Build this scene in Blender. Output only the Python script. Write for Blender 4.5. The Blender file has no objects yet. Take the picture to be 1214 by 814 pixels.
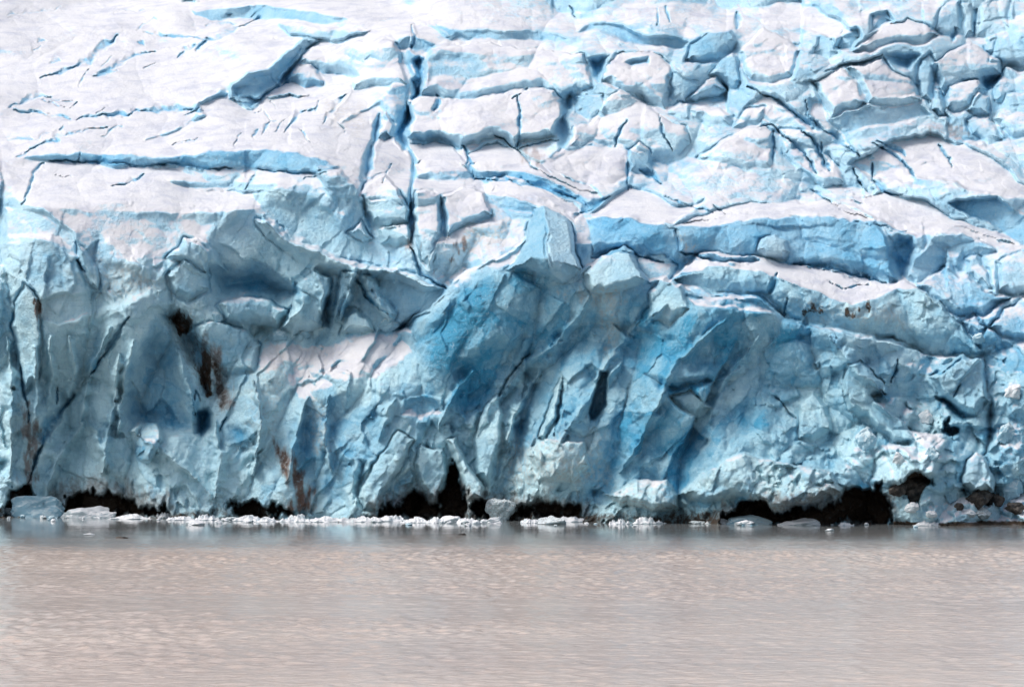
import bpy, math, random
import numpy as np

# ------------------------------------------------------------------ camera, sky, sun, exposure
W, H_IMG = 1214.0, 814.0          # photograph size; traced outlines below use this scale
F = 3640.0                         # focal length in those pixels (long lens)
CAM_H = 14.0                       # deck height above the water
HOR = 480.0                        # row of the horizon
scene = bpy.context.scene
cam_d = bpy.data.cameras.new('camera')
cam = bpy.data.objects.new('camera', cam_d)
scene.collection.objects.link(cam)
cam.location = (0, 0, CAM_H)
cam.rotation_euler = (math.radians(90), 0, 0)
cam_d.sensor_width = 36.0
cam_d.lens = 36.0 * F / W
cam_d.shift_y = (HOR - H_IMG / 2) / W
cam_d.clip_start = 1.0
cam_d.clip_end = 5000.0
scene.camera = cam

SUN_EL, SUN_AZ = math.radians(52), math.radians(-103)    # high on the left, a little behind the camera
world = bpy.data.worlds.new('World')
scene.world = world
world.use_nodes = True
nt = world.node_tree
bg = nt.nodes['Background']
sky = nt.nodes.new('ShaderNodeTexSky')
sky.sky_type = 'NISHITA'
sky.sun_disc = False
sky.sun_elevation = SUN_EL
sky.sun_rotation = SUN_AZ
sky.air_density = 1.0
sky.dust_density = 4.0
hs = nt.nodes.new('ShaderNodeHueSaturation')              # thin overcast: greyer than clear sky
hs.inputs['Saturation'].default_value = 0.65
nt.links.new(sky.outputs[0], hs.inputs['Color'])
nt.links.new(hs.outputs[0], bg.inputs['Color'])
bg.inputs['Strength'].default_value = 0.12
sun_d = bpy.data.lights.new('sun', 'SUN')
sun_d.energy = 1.5
sun_d.angle = math.radians(26)
sun_d.color = (1.0, 0.98, 0.96)
sun = bpy.data.objects.new('sun', sun_d)
scene.collection.objects.link(sun)
sun.location = (0, 200, 300)
sdir = (math.sin(SUN_AZ) * math.cos(SUN_EL), math.cos(SUN_AZ) * math.cos(SUN_EL), math.sin(SUN_EL))
import mathutils
sun.rotation_euler = mathutils.Vector(sdir).to_track_quat('Z', 'Y').to_euler()
vs = scene.view_settings
vs.view_transform = 'Standard'
vs.look = 'None'
vs.exposure = 0.34
vs.gamma = 1.0
vs.use_curve_mapping = False
scene.cycles.use_denoising = True
scene.cycles.max_bounces = 6
scene.cycles.diffuse_bounces = 4
scene.cycles.glossy_bounces = 2

rng = np.random.RandomState(7)
random.seed(7)

# ------------------------------------------------------------------ noise
def _hash(ix, iy, seed):
    h = (ix.astype(np.int64) * 374761393 + iy.astype(np.int64) * 668265263 + seed * 974711 + 1013) & 0x7fffffff
    h = ((h ^ (h >> 13)) * 1274126177) & 0x7fffffff
    h = ((h ^ (h >> 16)) * 1911520717) & 0x7fffffff
    return ((h ^ (h >> 15)) & 0xffffff) / float(0x1000000)

def vnoise(x, y, seed):
    ix, iy = np.floor(x), np.floor(y)
    fx, fy = x - ix, y - iy
    fx = fx * fx * fx * (fx * (fx * 6 - 15) + 10)
    fy = fy * fy * fy * (fy * (fy * 6 - 15) + 10)
    a = _hash(ix, iy, seed); b = _hash(ix + 1, iy, seed)
    c = _hash(ix, iy + 1, seed); d = _hash(ix + 1, iy + 1, seed)
    return (a + (b - a) * fx) * (1 - fy) + (c + (d - c) * fx) * fy - 0.5

def fbm(x, y, seed, octs=4, gain=0.5):
    r = 0; a = 1.0
    for o in range(octs):
        ca, sa = math.cos(o * 1.1 + .4), math.sin(o * 1.1 + .4)
        r = r + a * vnoise((x * ca - y * sa) * 2 ** o + o * 17.3, (x * sa + y * ca) * 2 ** o - o * 9.1, seed + o)
        a *= gain
    return r

def lumps(u, v, seed, tilt=1.1, curv=0.5, hv=0.8, groove=0.07):
    """broken-ice relief: the highest of many tilted, slightly domed pieces; returns height and gap to the next piece"""
    iu, iv = np.floor(u), np.floor(v)
    best = np.full(u.shape, -9.0); second = best.copy(); tone = np.zeros(u.shape)
    for du in (-1, 0, 1):
        for dv in (-1, 0, 1):
            cu, cv = iu + du, iv + dv
            x = u - (cu + 0.15 + 0.7 * _hash(cu, cv, seed))
            y = v - (cv + 0.15 + 0.7 * _hash(cu, cv, seed + 1))
            h = hv * (_hash(cu, cv, seed + 2) - .5) + 2 * tilt * ((_hash(cu, cv, seed + 3) - .5) * x + (_hash(cu, cv, seed + 4) - .5) * y) - curv * (x * x + y * y)
            tone = np.where(h > best, _hash(cu, cv, seed + 5), tone)
            second = np.maximum(second, np.minimum(best, h))
            best = np.maximum(best, h)
    return best - groove * np.exp(-(best - second) / 0.05), tone

def plates(u, v, seed, tilt=1.0, curv=0.0, hv=0.7, groove=0):
    """fracture plates: each piece a tilted plane of its own, with a small cliff where it meets the next"""
    iu, iv = np.floor(u), np.floor(v)
    near = np.full(u.shape, 99.0); h = np.zeros(u.shape); tone = h.copy()
    for du in (-1, 0, 1):
        for dv in (-1, 0, 1):
            cu, cv = iu + du, iv + dv
            x = u - (cu + 0.1 + 0.8 * _hash(cu, cv, seed)); y = v - (cv + 0.1 + 0.8 * _hash(cu, cv, seed + 1))
            d = np.abs(x) ** 1.6 + np.abs(y) ** 1.6
            k = d < near
            near = np.where(k, d, near)
            h = np.where(k, hv * (_hash(cu, cv, seed + 2) - .5) + 2 * tilt * ((_hash(cu, cv, seed + 3) - .5) * x + (_hash(cu, cv, seed + 4) - .35) * y), h)
            tone = np.where(k, _hash(cu, cv, seed + 5), tone)
    return h, tone

def sstep(a, b, x):
    t = np.clip((x - a) / (b - a), 0, 1)
    return t * t * (3 - 2 * t)

def blur(a, r):
    if r < 1: return a
    k = 2 * r + 1
    for ax in (0, 1):
        pad = [(0, 0), (0, 0)]; pad[ax] = (r + 1, r)
        c = np.cumsum(np.pad(a, pad, mode='edge'), axis=ax)
        a = (np.take(c, range(k, c.shape[ax]), axis=ax) - np.take(c, range(0, c.shape[ax] - k), axis=ax)) / k
    return a

# ------------------------------------------------------------------ glacier: grid over its front
STEP = 1.15
px = np.arange(-80, 1296, STEP)
py = np.arange(-36, 646, STEP)
PX, PY = np.meshgrid(px, py)
NR, NC = PX.shape
WX = PX + 6 * fbm(PX / 34, PY / 34, 11, 3) + 2.2 * fbm(PX / 8, PY / 8, 15, 2)
WY = PY + 6 * fbm(PX / 34, PY / 34, 12, 3) + 2.2 * fbm(PX / 8, PY / 8, 16, 2)

JX = PX + 3.5 * fbm(PX / 13, PY / 13, 17, 3, .65)
JY = PY + 3.5 * fbm(PX / 13, PY / 13, 18, 3, .65)

def seg_dist(X, Y, pts, closed):
    best = np.full(X.shape, 1e9); t_all = np.zeros(X.shape); ox = np.zeros(X.shape); oy = np.zeros(X.shape)
    n = len(pts); m = n if closed else n - 1
    for i in range(m):
        (x0, y0), (x1, y1) = pts[i], pts[(i + 1) % n]
        dx, dy = x1 - x0, y1 - y0
        t = np.clip(((X - x0) * dx + (Y - y0) * dy) / (dx * dx + dy * dy + 1e-9), 0, 1)
        ex, ey = x0 + t * dx - X, y0 + t * dy - Y
        d = np.hypot(ex, ey); k = d < best
        best = np.where(k, d, best); ox = np.where(k, ex, ox); oy = np.where(k, ey, oy); t_all = np.where(k, (i + t) / m, t_all)
    return best, ox, oy, t_all

def window(pts, pad):
    a = np.array(pts, float)
    c0, c1 = np.searchsorted(px, [a[:, 0].min() - pad, a[:, 0].max() + pad])
    r0, r1 = np.searchsorted(py, [a[:, 1].min() - pad, a[:, 1].max() + pad])
    return slice(max(r0, 0), max(r1, 0)), slice(max(c0, 0), max(c1, 0))

def inside_dist(pts, pad):
    s = window(pts, pad + 14)
    X, Y = WX[s], WY[s]
    d, ox, oy, _ = seg_dist(X, Y, pts, True)
    ins = np.zeros(X.shape, bool)
    n = len(pts)
    for i in range(n):
        (x0, y0), (x1, y1) = pts[i], pts[(i + 1) % n]
        if y0 == y1: continue
        cr = ((y0 > Y) != (y1 > Y)) & (X < (x1 - x0) * (Y - y0) / (y1 - y0) + x0)
        ins ^= cr
    sd = np.where(ins, d, -d)
    return s, sd, ox / (d + 1e-6), oy / (d + 1e-6)

def nrm(slope, az):
    s, a = math.radians(slope), math.radians(az)
    return np.array([math.sin(s) * math.sin(a), -math.sin(s) * math.cos(a), math.cos(s)])

# base slope: steep front below, gentle snow above; the break runs along the crest of the front
crest_x = [-80, 60, 140, 250, 330, 420, 480, 540, 630, 700, 800, 900, 1050, 1160, 1300]
crest_y = [225, 240, 255, 225, 215, 235, 300, 300, 262, 285, 300, 300, 320, 350, 370]
CREST = np.interp(PX, crest_x, crest_y)
below = sstep(-25, 25, WY - CREST)
right = sstep(420, 760, WX)
dc = WY - CREST
wide = 1 + 0.9 * (1 - sstep(330, 430, PX))                     # the left shoulder rounds over gently
s_up = 21 + 13 * right
slope = np.where(dc < 0, s_up + (38 - s_up) * sstep(-60, 0, dc) , np.interp(dc / wide, [0, 30, 70, 130], [38, 50, 62, 71]))
low = sstep(0, 1, dc / (110 * wide))
slope = slope + below * (9 * fbm(PX / 90, PY / 60, 21, 3)) + (1 - below) * right * 30 * fbm(PX / 55, PY / 40, 23, 3) + (1 - below) * (1 - right) * 24 * fbm(PX / 80, PY / 30, 24, 3)
az = 40 * fbm(PX / 110, PY / 130, 22, 3) * (0.4 + 0.8 * below + 0.6 * right)
sl, a_ = np.radians(slope), np.radians(az)
N = np.stack([np.sin(sl) * np.sin(a_), -np.sin(sl) * np.cos(a_), np.cos(sl)], -1)
BIAS = 0.08 * below - 0.36 * low - 0.08 * right * (1 - below) + 0.10 * (1 - right) * (1 - below)       # where snow can lie
FRESH = 1 - (0.62 + .18 * sstep(350, 600, PX)) * sstep(-10, 170, WY - CREST)                        # clear cyan ice above, greyer ice in the old front
BLUE = 0.22 + below * (0.28 * np.exp(-((PX - 730) / 230) ** 2 - ((PY - 425) / 100) ** 2) + .2 * sstep(560, 800, PX) - .45 * (1 - sstep(220, 480, PX)) * low)
DIRT = np.zeros(PX.shape); RUST = np.zeros(PX.shape); SILT = np.zeros(PX.shape)
ROUGH = 0.35 * (1 - right) * (1 - below) + 0.85 * right * (1 - below) + 1.0 * below
PID = np.full(PX.shape, -1, int)
DY = np.zeros(PX.shape)                                        # metres towards (-) or away from (+) the water
parts = []                                                     # (name, label)
keys = {}

def facet(key, slope, az, pts, bulge=0, k=0.7, bias=None, blue=None, fresh=None, rough=None, step=0, feather=1.6, silt=None):
    """one traced plane or domed block of the ice front"""
    s, sd, ox, oy = inside_dist(pts, 4)
    if key and key.startswith('ice_wall') and rough is not None: rough = min(rough * 2.2, 1.2)
    if key and key.startswith('serac') and bias is not None: bias = bias + .13
    m = sstep(-feather, feather, sd)
    n = np.broadcast_to(nrm(slope, az), m.shape + (3,)).copy()
    if bulge:
        e = np.clip(1 - sd / bulge, 0, 1) ** 1.5 * k
        n[..., 0] += e * ox; n[..., 2] -= e * oy
        n[..., 1] -= 0.15
    N[s] = N[s] * (1 - m[..., None]) + n * m[..., None]
    for arr, val in ((BIAS, bias), (BLUE, blue), (FRESH, fresh), (ROUGH, rough), (SILT, silt)):
        if val is not None: arr[s] = arr[s] * (1 - m) + val * m
    if step:
        rw = 1.2 + 11 * np.clip(oy, 0, 1) + 2.5 * np.abs(ox)
        DY[s] -= 1.4 * step * sstep(-.3 - .5 * rw / 3, rw, sd)
    if key and key.split(':')[0] in ('serac', 'ice_block', 'ice_fin') and slope < 75:
        gm = np.exp(-((sd + 1.3) / 1.3) ** 2) * (0.35 + 0.65 * np.clip(oy + .3 + np.abs(ox), 0, 1))       # open joint round the block
        gm = gm * sstep(-.12, .22, fbm(PX[s] / 20, PY[s] / 20, 71, 3))
        DY[s] += 0.6 * gm
        BLUE[s] = np.maximum(BLUE[s], .55 * gm)
    if key:
        if key not in keys:
            keys[key] = len(parts); parts.append(key.split(':')[0])
        PID[s] = np.where(sd > 0, keys[key], PID[s])

def raise_part(h, pts, ramp=11):
    s, sd, ox, oy = inside_dist(pts, 4)
    rw = 1.2 + ramp * np.clip(oy, 0, 1) + 2.5 * np.abs(ox)
    DY[s] -= h * sstep(-.3 - .5 * rw / 3, rw, sd)

def calm(pts, rough, feather=10):
    s, sd, _, _ = inside_dist(pts, feather)
    m = sstep(-feather, feather, sd)
    ROUGH[s] = ROUGH[s] * (1 - m) + rough * m

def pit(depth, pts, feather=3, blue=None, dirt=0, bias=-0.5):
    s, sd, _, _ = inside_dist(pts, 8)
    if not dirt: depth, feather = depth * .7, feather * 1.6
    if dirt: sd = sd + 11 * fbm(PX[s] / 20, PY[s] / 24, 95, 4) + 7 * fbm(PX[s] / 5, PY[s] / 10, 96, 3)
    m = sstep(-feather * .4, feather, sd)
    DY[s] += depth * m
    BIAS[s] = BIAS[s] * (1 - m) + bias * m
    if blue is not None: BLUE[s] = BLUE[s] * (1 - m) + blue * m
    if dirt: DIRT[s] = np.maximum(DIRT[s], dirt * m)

def line(depth, width, pts, blue=0.8, bias=-0.25, taper=True):
    """crack (depth > 0) or rib (depth < 0) along a traced line; width in pixels"""
    s = window(pts, width * 2 + 12)
    d, _, ey, t = seg_dist(JX[s], JY[s], pts, False)
    w = width * (0.8 + 1.3 * vnoise(PX[s] / 11, PY[s] / 11, 77) + .5 * vnoise(PX[s] / 5, PY[s] / 5, 78))
    if taper: w = w * (0.25 + 0.75 * np.clip(4 * t * (1 - t), 0, 1))
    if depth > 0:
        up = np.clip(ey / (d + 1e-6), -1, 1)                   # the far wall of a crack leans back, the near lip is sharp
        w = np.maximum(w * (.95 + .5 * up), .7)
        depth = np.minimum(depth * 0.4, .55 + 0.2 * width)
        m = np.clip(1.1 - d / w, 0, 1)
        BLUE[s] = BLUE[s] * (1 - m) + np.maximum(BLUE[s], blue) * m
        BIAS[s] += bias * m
    else:
        m = np.exp(-(d / w) ** 2 * 1.2) * 0.6 + 0.4 * np.clip(1 - d / w, 0, 1)
    DY[s] += depth * m

def stain(arr, amount, pts, feather=8):
    s, sd, _, _ = inside_dist(pts, feather * 2)
    g = 13 * fbm(PX[s] / 6, PY[s] / 20, 91, 4, .6)
    arr[s] = np.maximum(arr[s], amount * sstep(-feather, feather, sd + g))

# ---- upper left: smooth snow with narrow cracks
facet('ice_wall:s1', 74, 0, [(30,184),(55,182),(131,182),(186,186),(241,181),(296,178),(330,179),(365,184),(402,195),(380,203),(347,205),(306,200),(289,196),(275,200),(241,199),(206,194),(165,197),(120,193),(60,190)], blue=.72, fresh=1, rough=.25, bias=-.3)
facet('ice_wall:s2', 68, 0, [(205,213),(240,213),(290,217),(330,222),(320,228),(280,223),(235,219)], blue=.4, rough=.3, bias=-.2)
facet('ice_wall:s3', 60, 10, [(225,12),(300,8),(370,12),(412,21),(390,25),(310,22),(250,24)], blue=.45, rough=.1, bias=-.35)
facet(None, 50, 25, [(270,112),(232,125),(240,138),(205,155),(172,166),(180,156),(225,140),(228,124),(262,108)], blue=.4, rough=.8, bias=-.12)
facet('snow_slab:l1', 17, 0, [(8,194),(60,193),(120,196),(165,200),(205,197),(230,206),(200,214),(240,224),(300,228),(330,232),(300,245),(220,250),(120,250),(60,245),(20,240)], rough=.35, bias=.15)
facet('snow_slab:l2', 36, 15, [(60,245),(120,248),(220,250),(255,262),(245,290),(215,300),(190,308),(150,300),(110,285),(80,270)], rough=.12, bias=.3, feather=14)
facet(None, 40, -10, [(8,245),(50,250),(85,275),(105,300),(85,300),(50,285),(8,275)], rough=.25, bias=.18)
facet('snow_slab:l3', 19, 5, [(0,70),(100,60),(200,60),(262,80),(272,105),(230,124),(150,134),(90,140),(0,122)], rough=.35, bias=.1)
facet('snow_slab:l4', 19, -5, [(0,136),(90,146),(150,141),(225,136),(235,128),(225,145),(170,165),(100,168),(60,180),(0,176)], rough=.35, bias=.1)
facet(None, 45, 0, [(330,30),(370,28),(405,33),(440,38),(400,46),(345,43)], rough=.7, bias=.05)
facet('snow_slab:l5', 18, 0, [(298,124),(325,99),(350,98),(362,109),(380,91),(405,87),(420,95),(420,106),(404,140),(390,152),(365,156),(440,150),(446,140),(441,190),(425,196),(395,184),(350,176),(296,177),(240,179),(190,183),(175,178),(230,152)], rough=.35, bias=.12)
facet('serac:b1', 33, 5, [(352,76),(355,60),(375,53),(430,50),(455,46),(468,52),(474,66),(481,95),(482,105),(463,102),(440,105),(420,106),(418,95),(405,88),(385,88),(376,82)], bulge=16, k=.5, rough=.35, bias=.1, step=1)
facet('serac:b2', 64, -15, [(340,98),(345,82),(368,76),(378,90),(384,97),(383,104),(372,103),(362,108),(350,98)], bulge=9, blue=.5, rough=.3, step=1)
facet('snow_slab:b4', 24, 0, [(420,106),(440,104),(464,101),(452,118),(428,129),(412,142),(392,150),(402,130)], rough=.2, bias=.1)
facet('ice_wall:b5', 74, 10, [(464,103),(470,148),(455,130),(448,122),(428,131),(412,143),(405,146),(418,133),(440,125),(455,112)], blue=.5, rough=.25)
facet('ice_wall:b6', 76, 48, [(463,103),(482,102),(482,125),(476,140),(469,149)], blue=.5, rough=.25)
facet('ice_fin:b7', 62, -25, [(454,126),(467,148),(466,162),(447,163),(452,142)], blue=.3, rough=.3, step=1.5, bias=.1)
facet('snow_slab:t1', 27, 0, [(446,164),(465,163),(480,181),(487,192),(490,204),(470,207),(445,205),(443,190)], rough=.25, bias=.12)
facet('ice_wall:w1', 78, -35, [(484,60),(504,66),(501,95),(497,108),(488,94),(482,75)], blue=.6, rough=.3)
facet('ice_block:u1', 66, -10, [(470,51),(487,42),(489,58),(472,58)], blue=.4, rough=.2)
facet('ice_block:u2', 70, 10, [(492,42),(517,52),(505,66),(490,60)], blue=.55, rough=.2)
facet('snow_slab:u3', 28, 0, [(491,27),(518,33),(535,46),(520,51),(494,41)], rough=.2)
facet('ice_wall:u4', 70, 0, [(515,29),(545,37),(600,37),(640,40),(650,48),(600,47),(560,48),(535,42)], blue=.5, rough=.2, bias=-.2)
facet('ice_block:u5', 55, 0, [(525,49),(545,41),(560,48),(555,53)], blue=.4, rough=.2)
facet('ice_wall:dg', 74, 45, [(378,47),(366,45),(340,64),(323,82),(295,88),(276,102),(276,118),(297,128),(310,112),(330,100),(345,80),(360,58)], blue=.3, rough=1.3, bias=-.4)
# ---- middle blocks
facet('serac:c1', 42, 0, [(500,112),(507,70),(513,56),(580,52),(625,60),(695,63),(703,104),(685,109),(668,120),(658,112),(640,105),(620,107),(600,113),(560,118),(530,115),(520,110),(510,113)], bulge=16, k=.6, rough=.4, bias=.03, step=1.5)
facet(None, 60, 0, [(512,70),(525,62),(560,68),(575,80),(560,88),(530,90),(510,95)], blue=.5, rough=.2, bias=-.1, feather=5)
facet('serac:c2', 40, 0, [(484,118),(510,112),(525,113),(560,119),(605,114),(640,106),(658,108),(667,118),(668,140),(660,162),(640,166),(618,168),(612,176),(598,164),(585,160),(550,172),(535,166),(500,165),(486,162),(487,140)], bulge=12, k=.6, rough=.4, bias=.1, step=3)
facet('ice_wall:c3', 76, 0, [(486,157),(510,156),(535,164),(552,171),(545,177),(520,170),(490,170)], blue=.55, rough=.2)
facet('snow_slab:d1', 19, 0, [(482,170),(500,170),(540,172),(550,185),(553,204),(530,201),(500,204),(488,195)], rough=.15, bias=.15, step=1)
facet('ice_wall:d1b', 74, 0, [(490,207),(500,204),(530,201),(557,205),(558,213),(520,213)], blue=.45, rough=.2)
facet('snow_slab:d2', 19, 8, [(555,182),(590,166),(612,178),(640,192),(655,205),(700,222),(712,234),(690,232),(650,212),(615,204),(565,204),(555,195)], rough=.15, bias=.15, step=1)
facet('ice_wall:d2b', 76, 5, [(560,206),(615,205),(650,213),(690,233),(698,246),(682,237),(640,223),(600,214),(575,219),(562,213)], blue=.72, fresh=1, bias=-.3, rough=.15)
facet('snow_slab:d3', 20, 8, [(572,214),(600,209),(640,223),(680,240),(690,253),(680,262),(660,249),(640,241),(610,238),(580,231)], rough=.2, bias=.12, step=1)
facet('ice_wall:d3b', 72, 0, [(573,230),(610,239),(655,249),(625,252),(590,248),(576,240)], blue=.45, rough=.2)
facet('serac:e2', 38, 5, [(712,97),(722,71),(731,61),(760,58),(785,66),(795,80),(797,110),(790,129),(780,125),(765,117),(745,113),(725,104)], bulge=12, rough=.4, bias=.1, step=1.2)
facet('ice_block:e3', 66, -10, [(682,113),(715,113),(717,138),(700,145),(686,131)], bulge=10, blue=.35, rough=.25, bias=.05, step=.8)
facet('serac:e4', 43, 5, [(700,146),(720,113),(736,108),(760,121),(810,150),(815,170),(800,185),(770,190),(745,180),(720,175),(676,172),(682,150)], bulge=14, rough=.55, bias=.06, step=.8)
facet('serac:e5', 36, 0, [(640,195),(665,176),(720,177),(742,181),(742,210),(722,222),(700,218),(660,204)], bulge=12, rough=.5, bias=.1)
facet('ice_block:e6', 60, 15, [(743,182),(760,171),(772,181),(775,205),(757,210),(744,205)], bulge=8, blue=.3, rough=.4, step=.6)
facet('ice_block:f1', 55, -15, [(812,72),(820,55),(840,41),(868,38),(875,50),(868,61),(850,75),(830,77)], bulge=14, k=.5, blue=.42, rough=.15, bias=-.15, step=1.5)
facet('ice_wall:f2', 66, 0, [(685,36),(700,30),(740,30),(760,42),(790,42),(816,51),(812,58),(780,53),(740,46),(710,39)], blue=.4, rough=.15, bias=-.2)
facet('ice_block:f2b', 60, 15, [(640,40),(672,44),(655,55),(645,48)], blue=.45, rough=.2)
facet('ice_block:f3', 62, -20, [(840,90),(855,71),(870,62),(880,70),(880,96),(875,106),(860,101)], bulge=12, blue=.35, rough=.15, bias=-.05, step=1.5)
facet('ice_block:f4', 36, 0, [(815,116),(835,96),(850,92),(863,108),(840,116),(825,121)], bulge=9, rough=.3, bias=.12, step=1)
facet('serac:f5', 40, 0, [(877,62),(900,30),(920,40),(950,60),(942,90),(915,100),(890,96),(882,72)], bulge=15, rough=.5, bias=.05, step=1)
facet('ice_block:g1', 56, -10, [(793,92),(800,87),(825,95),(828,103),(812,119),(800,116)], bulge=8, blue=.3, rough=.35, step=.6)
facet('ice_block:g2', 42, 0, [(820,131),(850,126),(868,136),(864,150),(845,147),(826,142)], bulge=9, rough=.35, bias=.05, step=.7)
facet('ice_block:g3', 48, -10, [(790,130),(806,119),(820,126),(818,142),(803,142)], bulge=8, rough=.35, step=.6, blue=.3)
facet('serac:g4', 44, 10, [(868,150),(882,128),(905,128),(900,148),(880,152)], bulge=9, rough=.4, step=.5)
# ---- upper right
facet('serac:h1', 33, -10, [(1008,60),(1045,31),(1075,23),(1100,30),(1113,42),(1095,51),(1060,53),(1030,60)], bulge=14, rough=.4, bias=.12, step=1.5)
facet('serac:h2', 42, -25, [(962,100),(998,82),(1008,88),(1021,106),(1030,126),(985,140),(975,125)], bulge=12, rough=.35, bias=.06, step=2)
facet('serac:h2r', 44, 18, [(1005,80),(1048,67),(1060,85),(1080,95),(1092,120),(1086,128),(1040,128),(1030,125),(1020,105)], bulge=14, rough=.35, bias=.04, step=2)
facet('ice_wall:h2f', 72, 5, [(984,141),(1030,128),(1086,126),(1103,139),(1070,144),(1040,146),(1000,158),(986,152)], blue=.4, rough=.25)
facet('ice_wall:h2t', 68, -5, [(980,84),(1015,72),(1048,64),(1012,77)], blue=.5, rough=.1)
facet('ice_block:h3', 66, -20, [(1085,96),(1090,70),(1100,60),(1110,78),(1107,95),(1102,126),(1090,118)], bulge=10, blue=.35, rough=.2, step=1.5)
facet('serac:h4', 42, 0, [(1104,76),(1120,65),(1150,50),(1165,60),(1182,72),(1185,90),(1165,93),(1140,95),(1116,106),(1109,90)], bulge=14, rough=.35, bias=.03, step=1.5)
facet('serac:h5', 54, 0, [(1120,126),(1125,101),(1160,95),(1168,106),(1160,118),(1150,129),(1130,131)], bulge=11, rough=.2, bias=.05, blue=.3, step=2)
facet('ice_fin:h6', 64, -10, [(1102,131),(1109,105),(1115,105),(1123,136),(1112,139)], bulge=5, blue=.3, rough=.2, step=2)
facet('ice_fin:h7', 62, 0, [(1146,131),(1160,110),(1172,115),(1175,136),(1160,141)], bulge=8, blue=.35, rough=.2, step=2)
facet('serac:h8', 45, -10, [(1176,104),(1190,80),(1206,82),(1250,90),(1240,125),(1205,121),(1182,120)], bulge=10, rough=.35, step=1)
facet('serac:h9', 44, -15, [(1178,142),(1195,112),(1250,105),(1250,160),(1200,168)], bulge=12, rough=.4, step=1.5)
facet('serac:h10', 40, 5, [(1146,141),(1175,138),(1190,168),(1170,176),(1150,160)], bulge=8, rough=.35, step=1)
facet('ice_block:i1', 70, -10, [(1104,36),(1118,10),(1140,4),(1137,34),(1127,48),(1112,42)], bulge=8, blue=.4, rough=.3, step=1)
facet('ice_block:i2', 66, 15, [(1139,8),(1154,4),(1153,36),(1141,46)], bulge=6, blue=.15, rough=.4, step=1)
facet('serac:i3', 50, 0, [(1156,41),(1160,8),(1200,0),(1197,34),(1172,43)], bulge=9, rough=.5, step=.6)
facet('serac:i4', 48, -20, [(1170,72),(1180,48),(1202,32),(1250,30),(1250,78),(1205,78)], bulge=10, rough=.7, step=.5, blue=.4)
facet('ice_block:i5', 58, -10, [(1029,38),(1030,16),(1050,12),(1056,24),(1040,34)], bulge=7, blue=.4, rough=.2, step=.7)
facet('ice_block:i6', 52, 0, [(992,55),(1002,33),(1015,32),(1021,44),(1008,58)], bulge=7, blue=.3, rough=.2, step=.7)
facet('ice_block:i7', 56, 0, [(962,62),(970,44),(988,42),(997,60),(985,68)], bulge=8, blue=.3, rough=.3, step=.7)
facet('snow_slab:i8', 28, 5, [(900,8),(960,8),(1000,25),(1012,40),(985,42),(950,36),(920,32),(902,25)], rough=.35, bias=.08)
facet('snow_slab:j3', 26, 8, [(1030,186),(1060,166),(1110,160),(1180,190),(1206,215),(1250,235),(1180,234),(1130,216),(1085,208),(1040,200)], rough=.3, bias=.12, step=.5)
facet('serac:j2', 44, -10, [(826,190),(880,151),(900,146),(915,155),(918,180),(915,196),(880,200),(850,206)], bulge=12, rough=.7, bias=.03, step=.8)
facet('serac:j5', 40, 15, [(925,155),(960,160),(985,190),(1000,215),(975,220),(950,200),(930,180)], bulge=12, rough=.4, bias=.05, step=.5)
facet('serac:j6', 40, 0, [(905,112),(930,122),(955,146),(970,156),(940,160),(905,142),(870,150),(880,128)], bulge=12, rough=.4, bias=.06)
facet('serac:j7', 38, 5, [(960,120),(972,122),(985,145),(1005,160),(1010,175),(985,162),(962,146)], bulge=8, rough=.4, bias=.06)
facet('serac:j8', 40, 10, [(1006,196),(1030,182),(1056,188),(1085,210),(1062,216),(1035,212)], bulge=10, rough=.3, bias=.06, blue=.4)
# ---- band of blue walls below the blocks
facet('snow_slab:l0t', 16, 0, [(700,252),(722,234),(745,222),(780,232),(805,245),(835,240),(800,264),(770,266),(745,260),(712,256)], rough=.15, bias=.15)
facet('ice_wall:l0', 76, -5, [(697,260),(712,256),(745,261),(770,267),(800,271),(805,300),(800,313),(785,311),(760,301),(735,300),(700,306)], blue=.72, fresh=1, bias=-.3, rough=.25, step=1)
facet('snow_slab:l1t', 15, 0, [(800,266),(850,248),(900,240),(980,238),(1010,248),(1038,264),(1000,257),(960,254),(900,258),(845,265)], rough=.08, bias=.2, step=1)
facet('ice_wall:l1f', 78, 0, [(800,269),(845,266),(900,259),(960,255),(1000,258),(1025,265),(1039,263),(1050,285),(1064,337),(1050,337),(1020,322),(985,317),(940,314),(900,310),(860,312),(820,310),(803,300)], blue=.72, fresh=1, bias=-.3, rough=.3, step=1.5)
facet('ice_block:l2', 60, 0, [(898,287),(915,278),(930,285),(936,298),(928,309),(905,309),(895,300)], bulge=10, k=.9, blue=.25, rough=.15, step=2.5)
facet('snow_slab:l3t', 21, 10, [(1005,236),(1050,230),(1100,235),(1130,260),(1180,275),(1208,291),(1180,291),(1140,278),(1110,275),(1085,281),(1060,269),(1040,262),(1020,250)], rough=.2, bias=.15, step=1)
facet('ice_wall:l4', 76, -10, [(1105,278),(1140,279),(1180,291),(1185,300),(1147,305),(1140,320),(1120,325),(1085,342),(1075,330),(1080,310),(1095,295)], blue=.35, rough=.25, step=1)
facet('ice_wall:l5', 78, -20, [(1125,241),(1150,235),(1180,236),(1205,250),(1250,275),(1250,300),(1210,288),(1195,282),(1175,266),(1150,258)], blue=.72, fresh=1, bias=-.3, rough=.15)
facet('ice_block:l6', 54, -5, [(1085,341),(1127,315),(1140,328),(1150,325),(1175,345),(1200,352),(1170,372),(1140,376),(1115,366),(1095,352)], bulge=10, blue=.62, rough=.45, fresh=1, bias=-.1, step=2)
facet('ice_block:l7', 62, 20, [(1147,306),(1160,300),(1175,320),(1179,342),(1160,336),(1148,322)], bulge=7, rough=.3, fresh=1, blue=.25, step=1.5)
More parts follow.
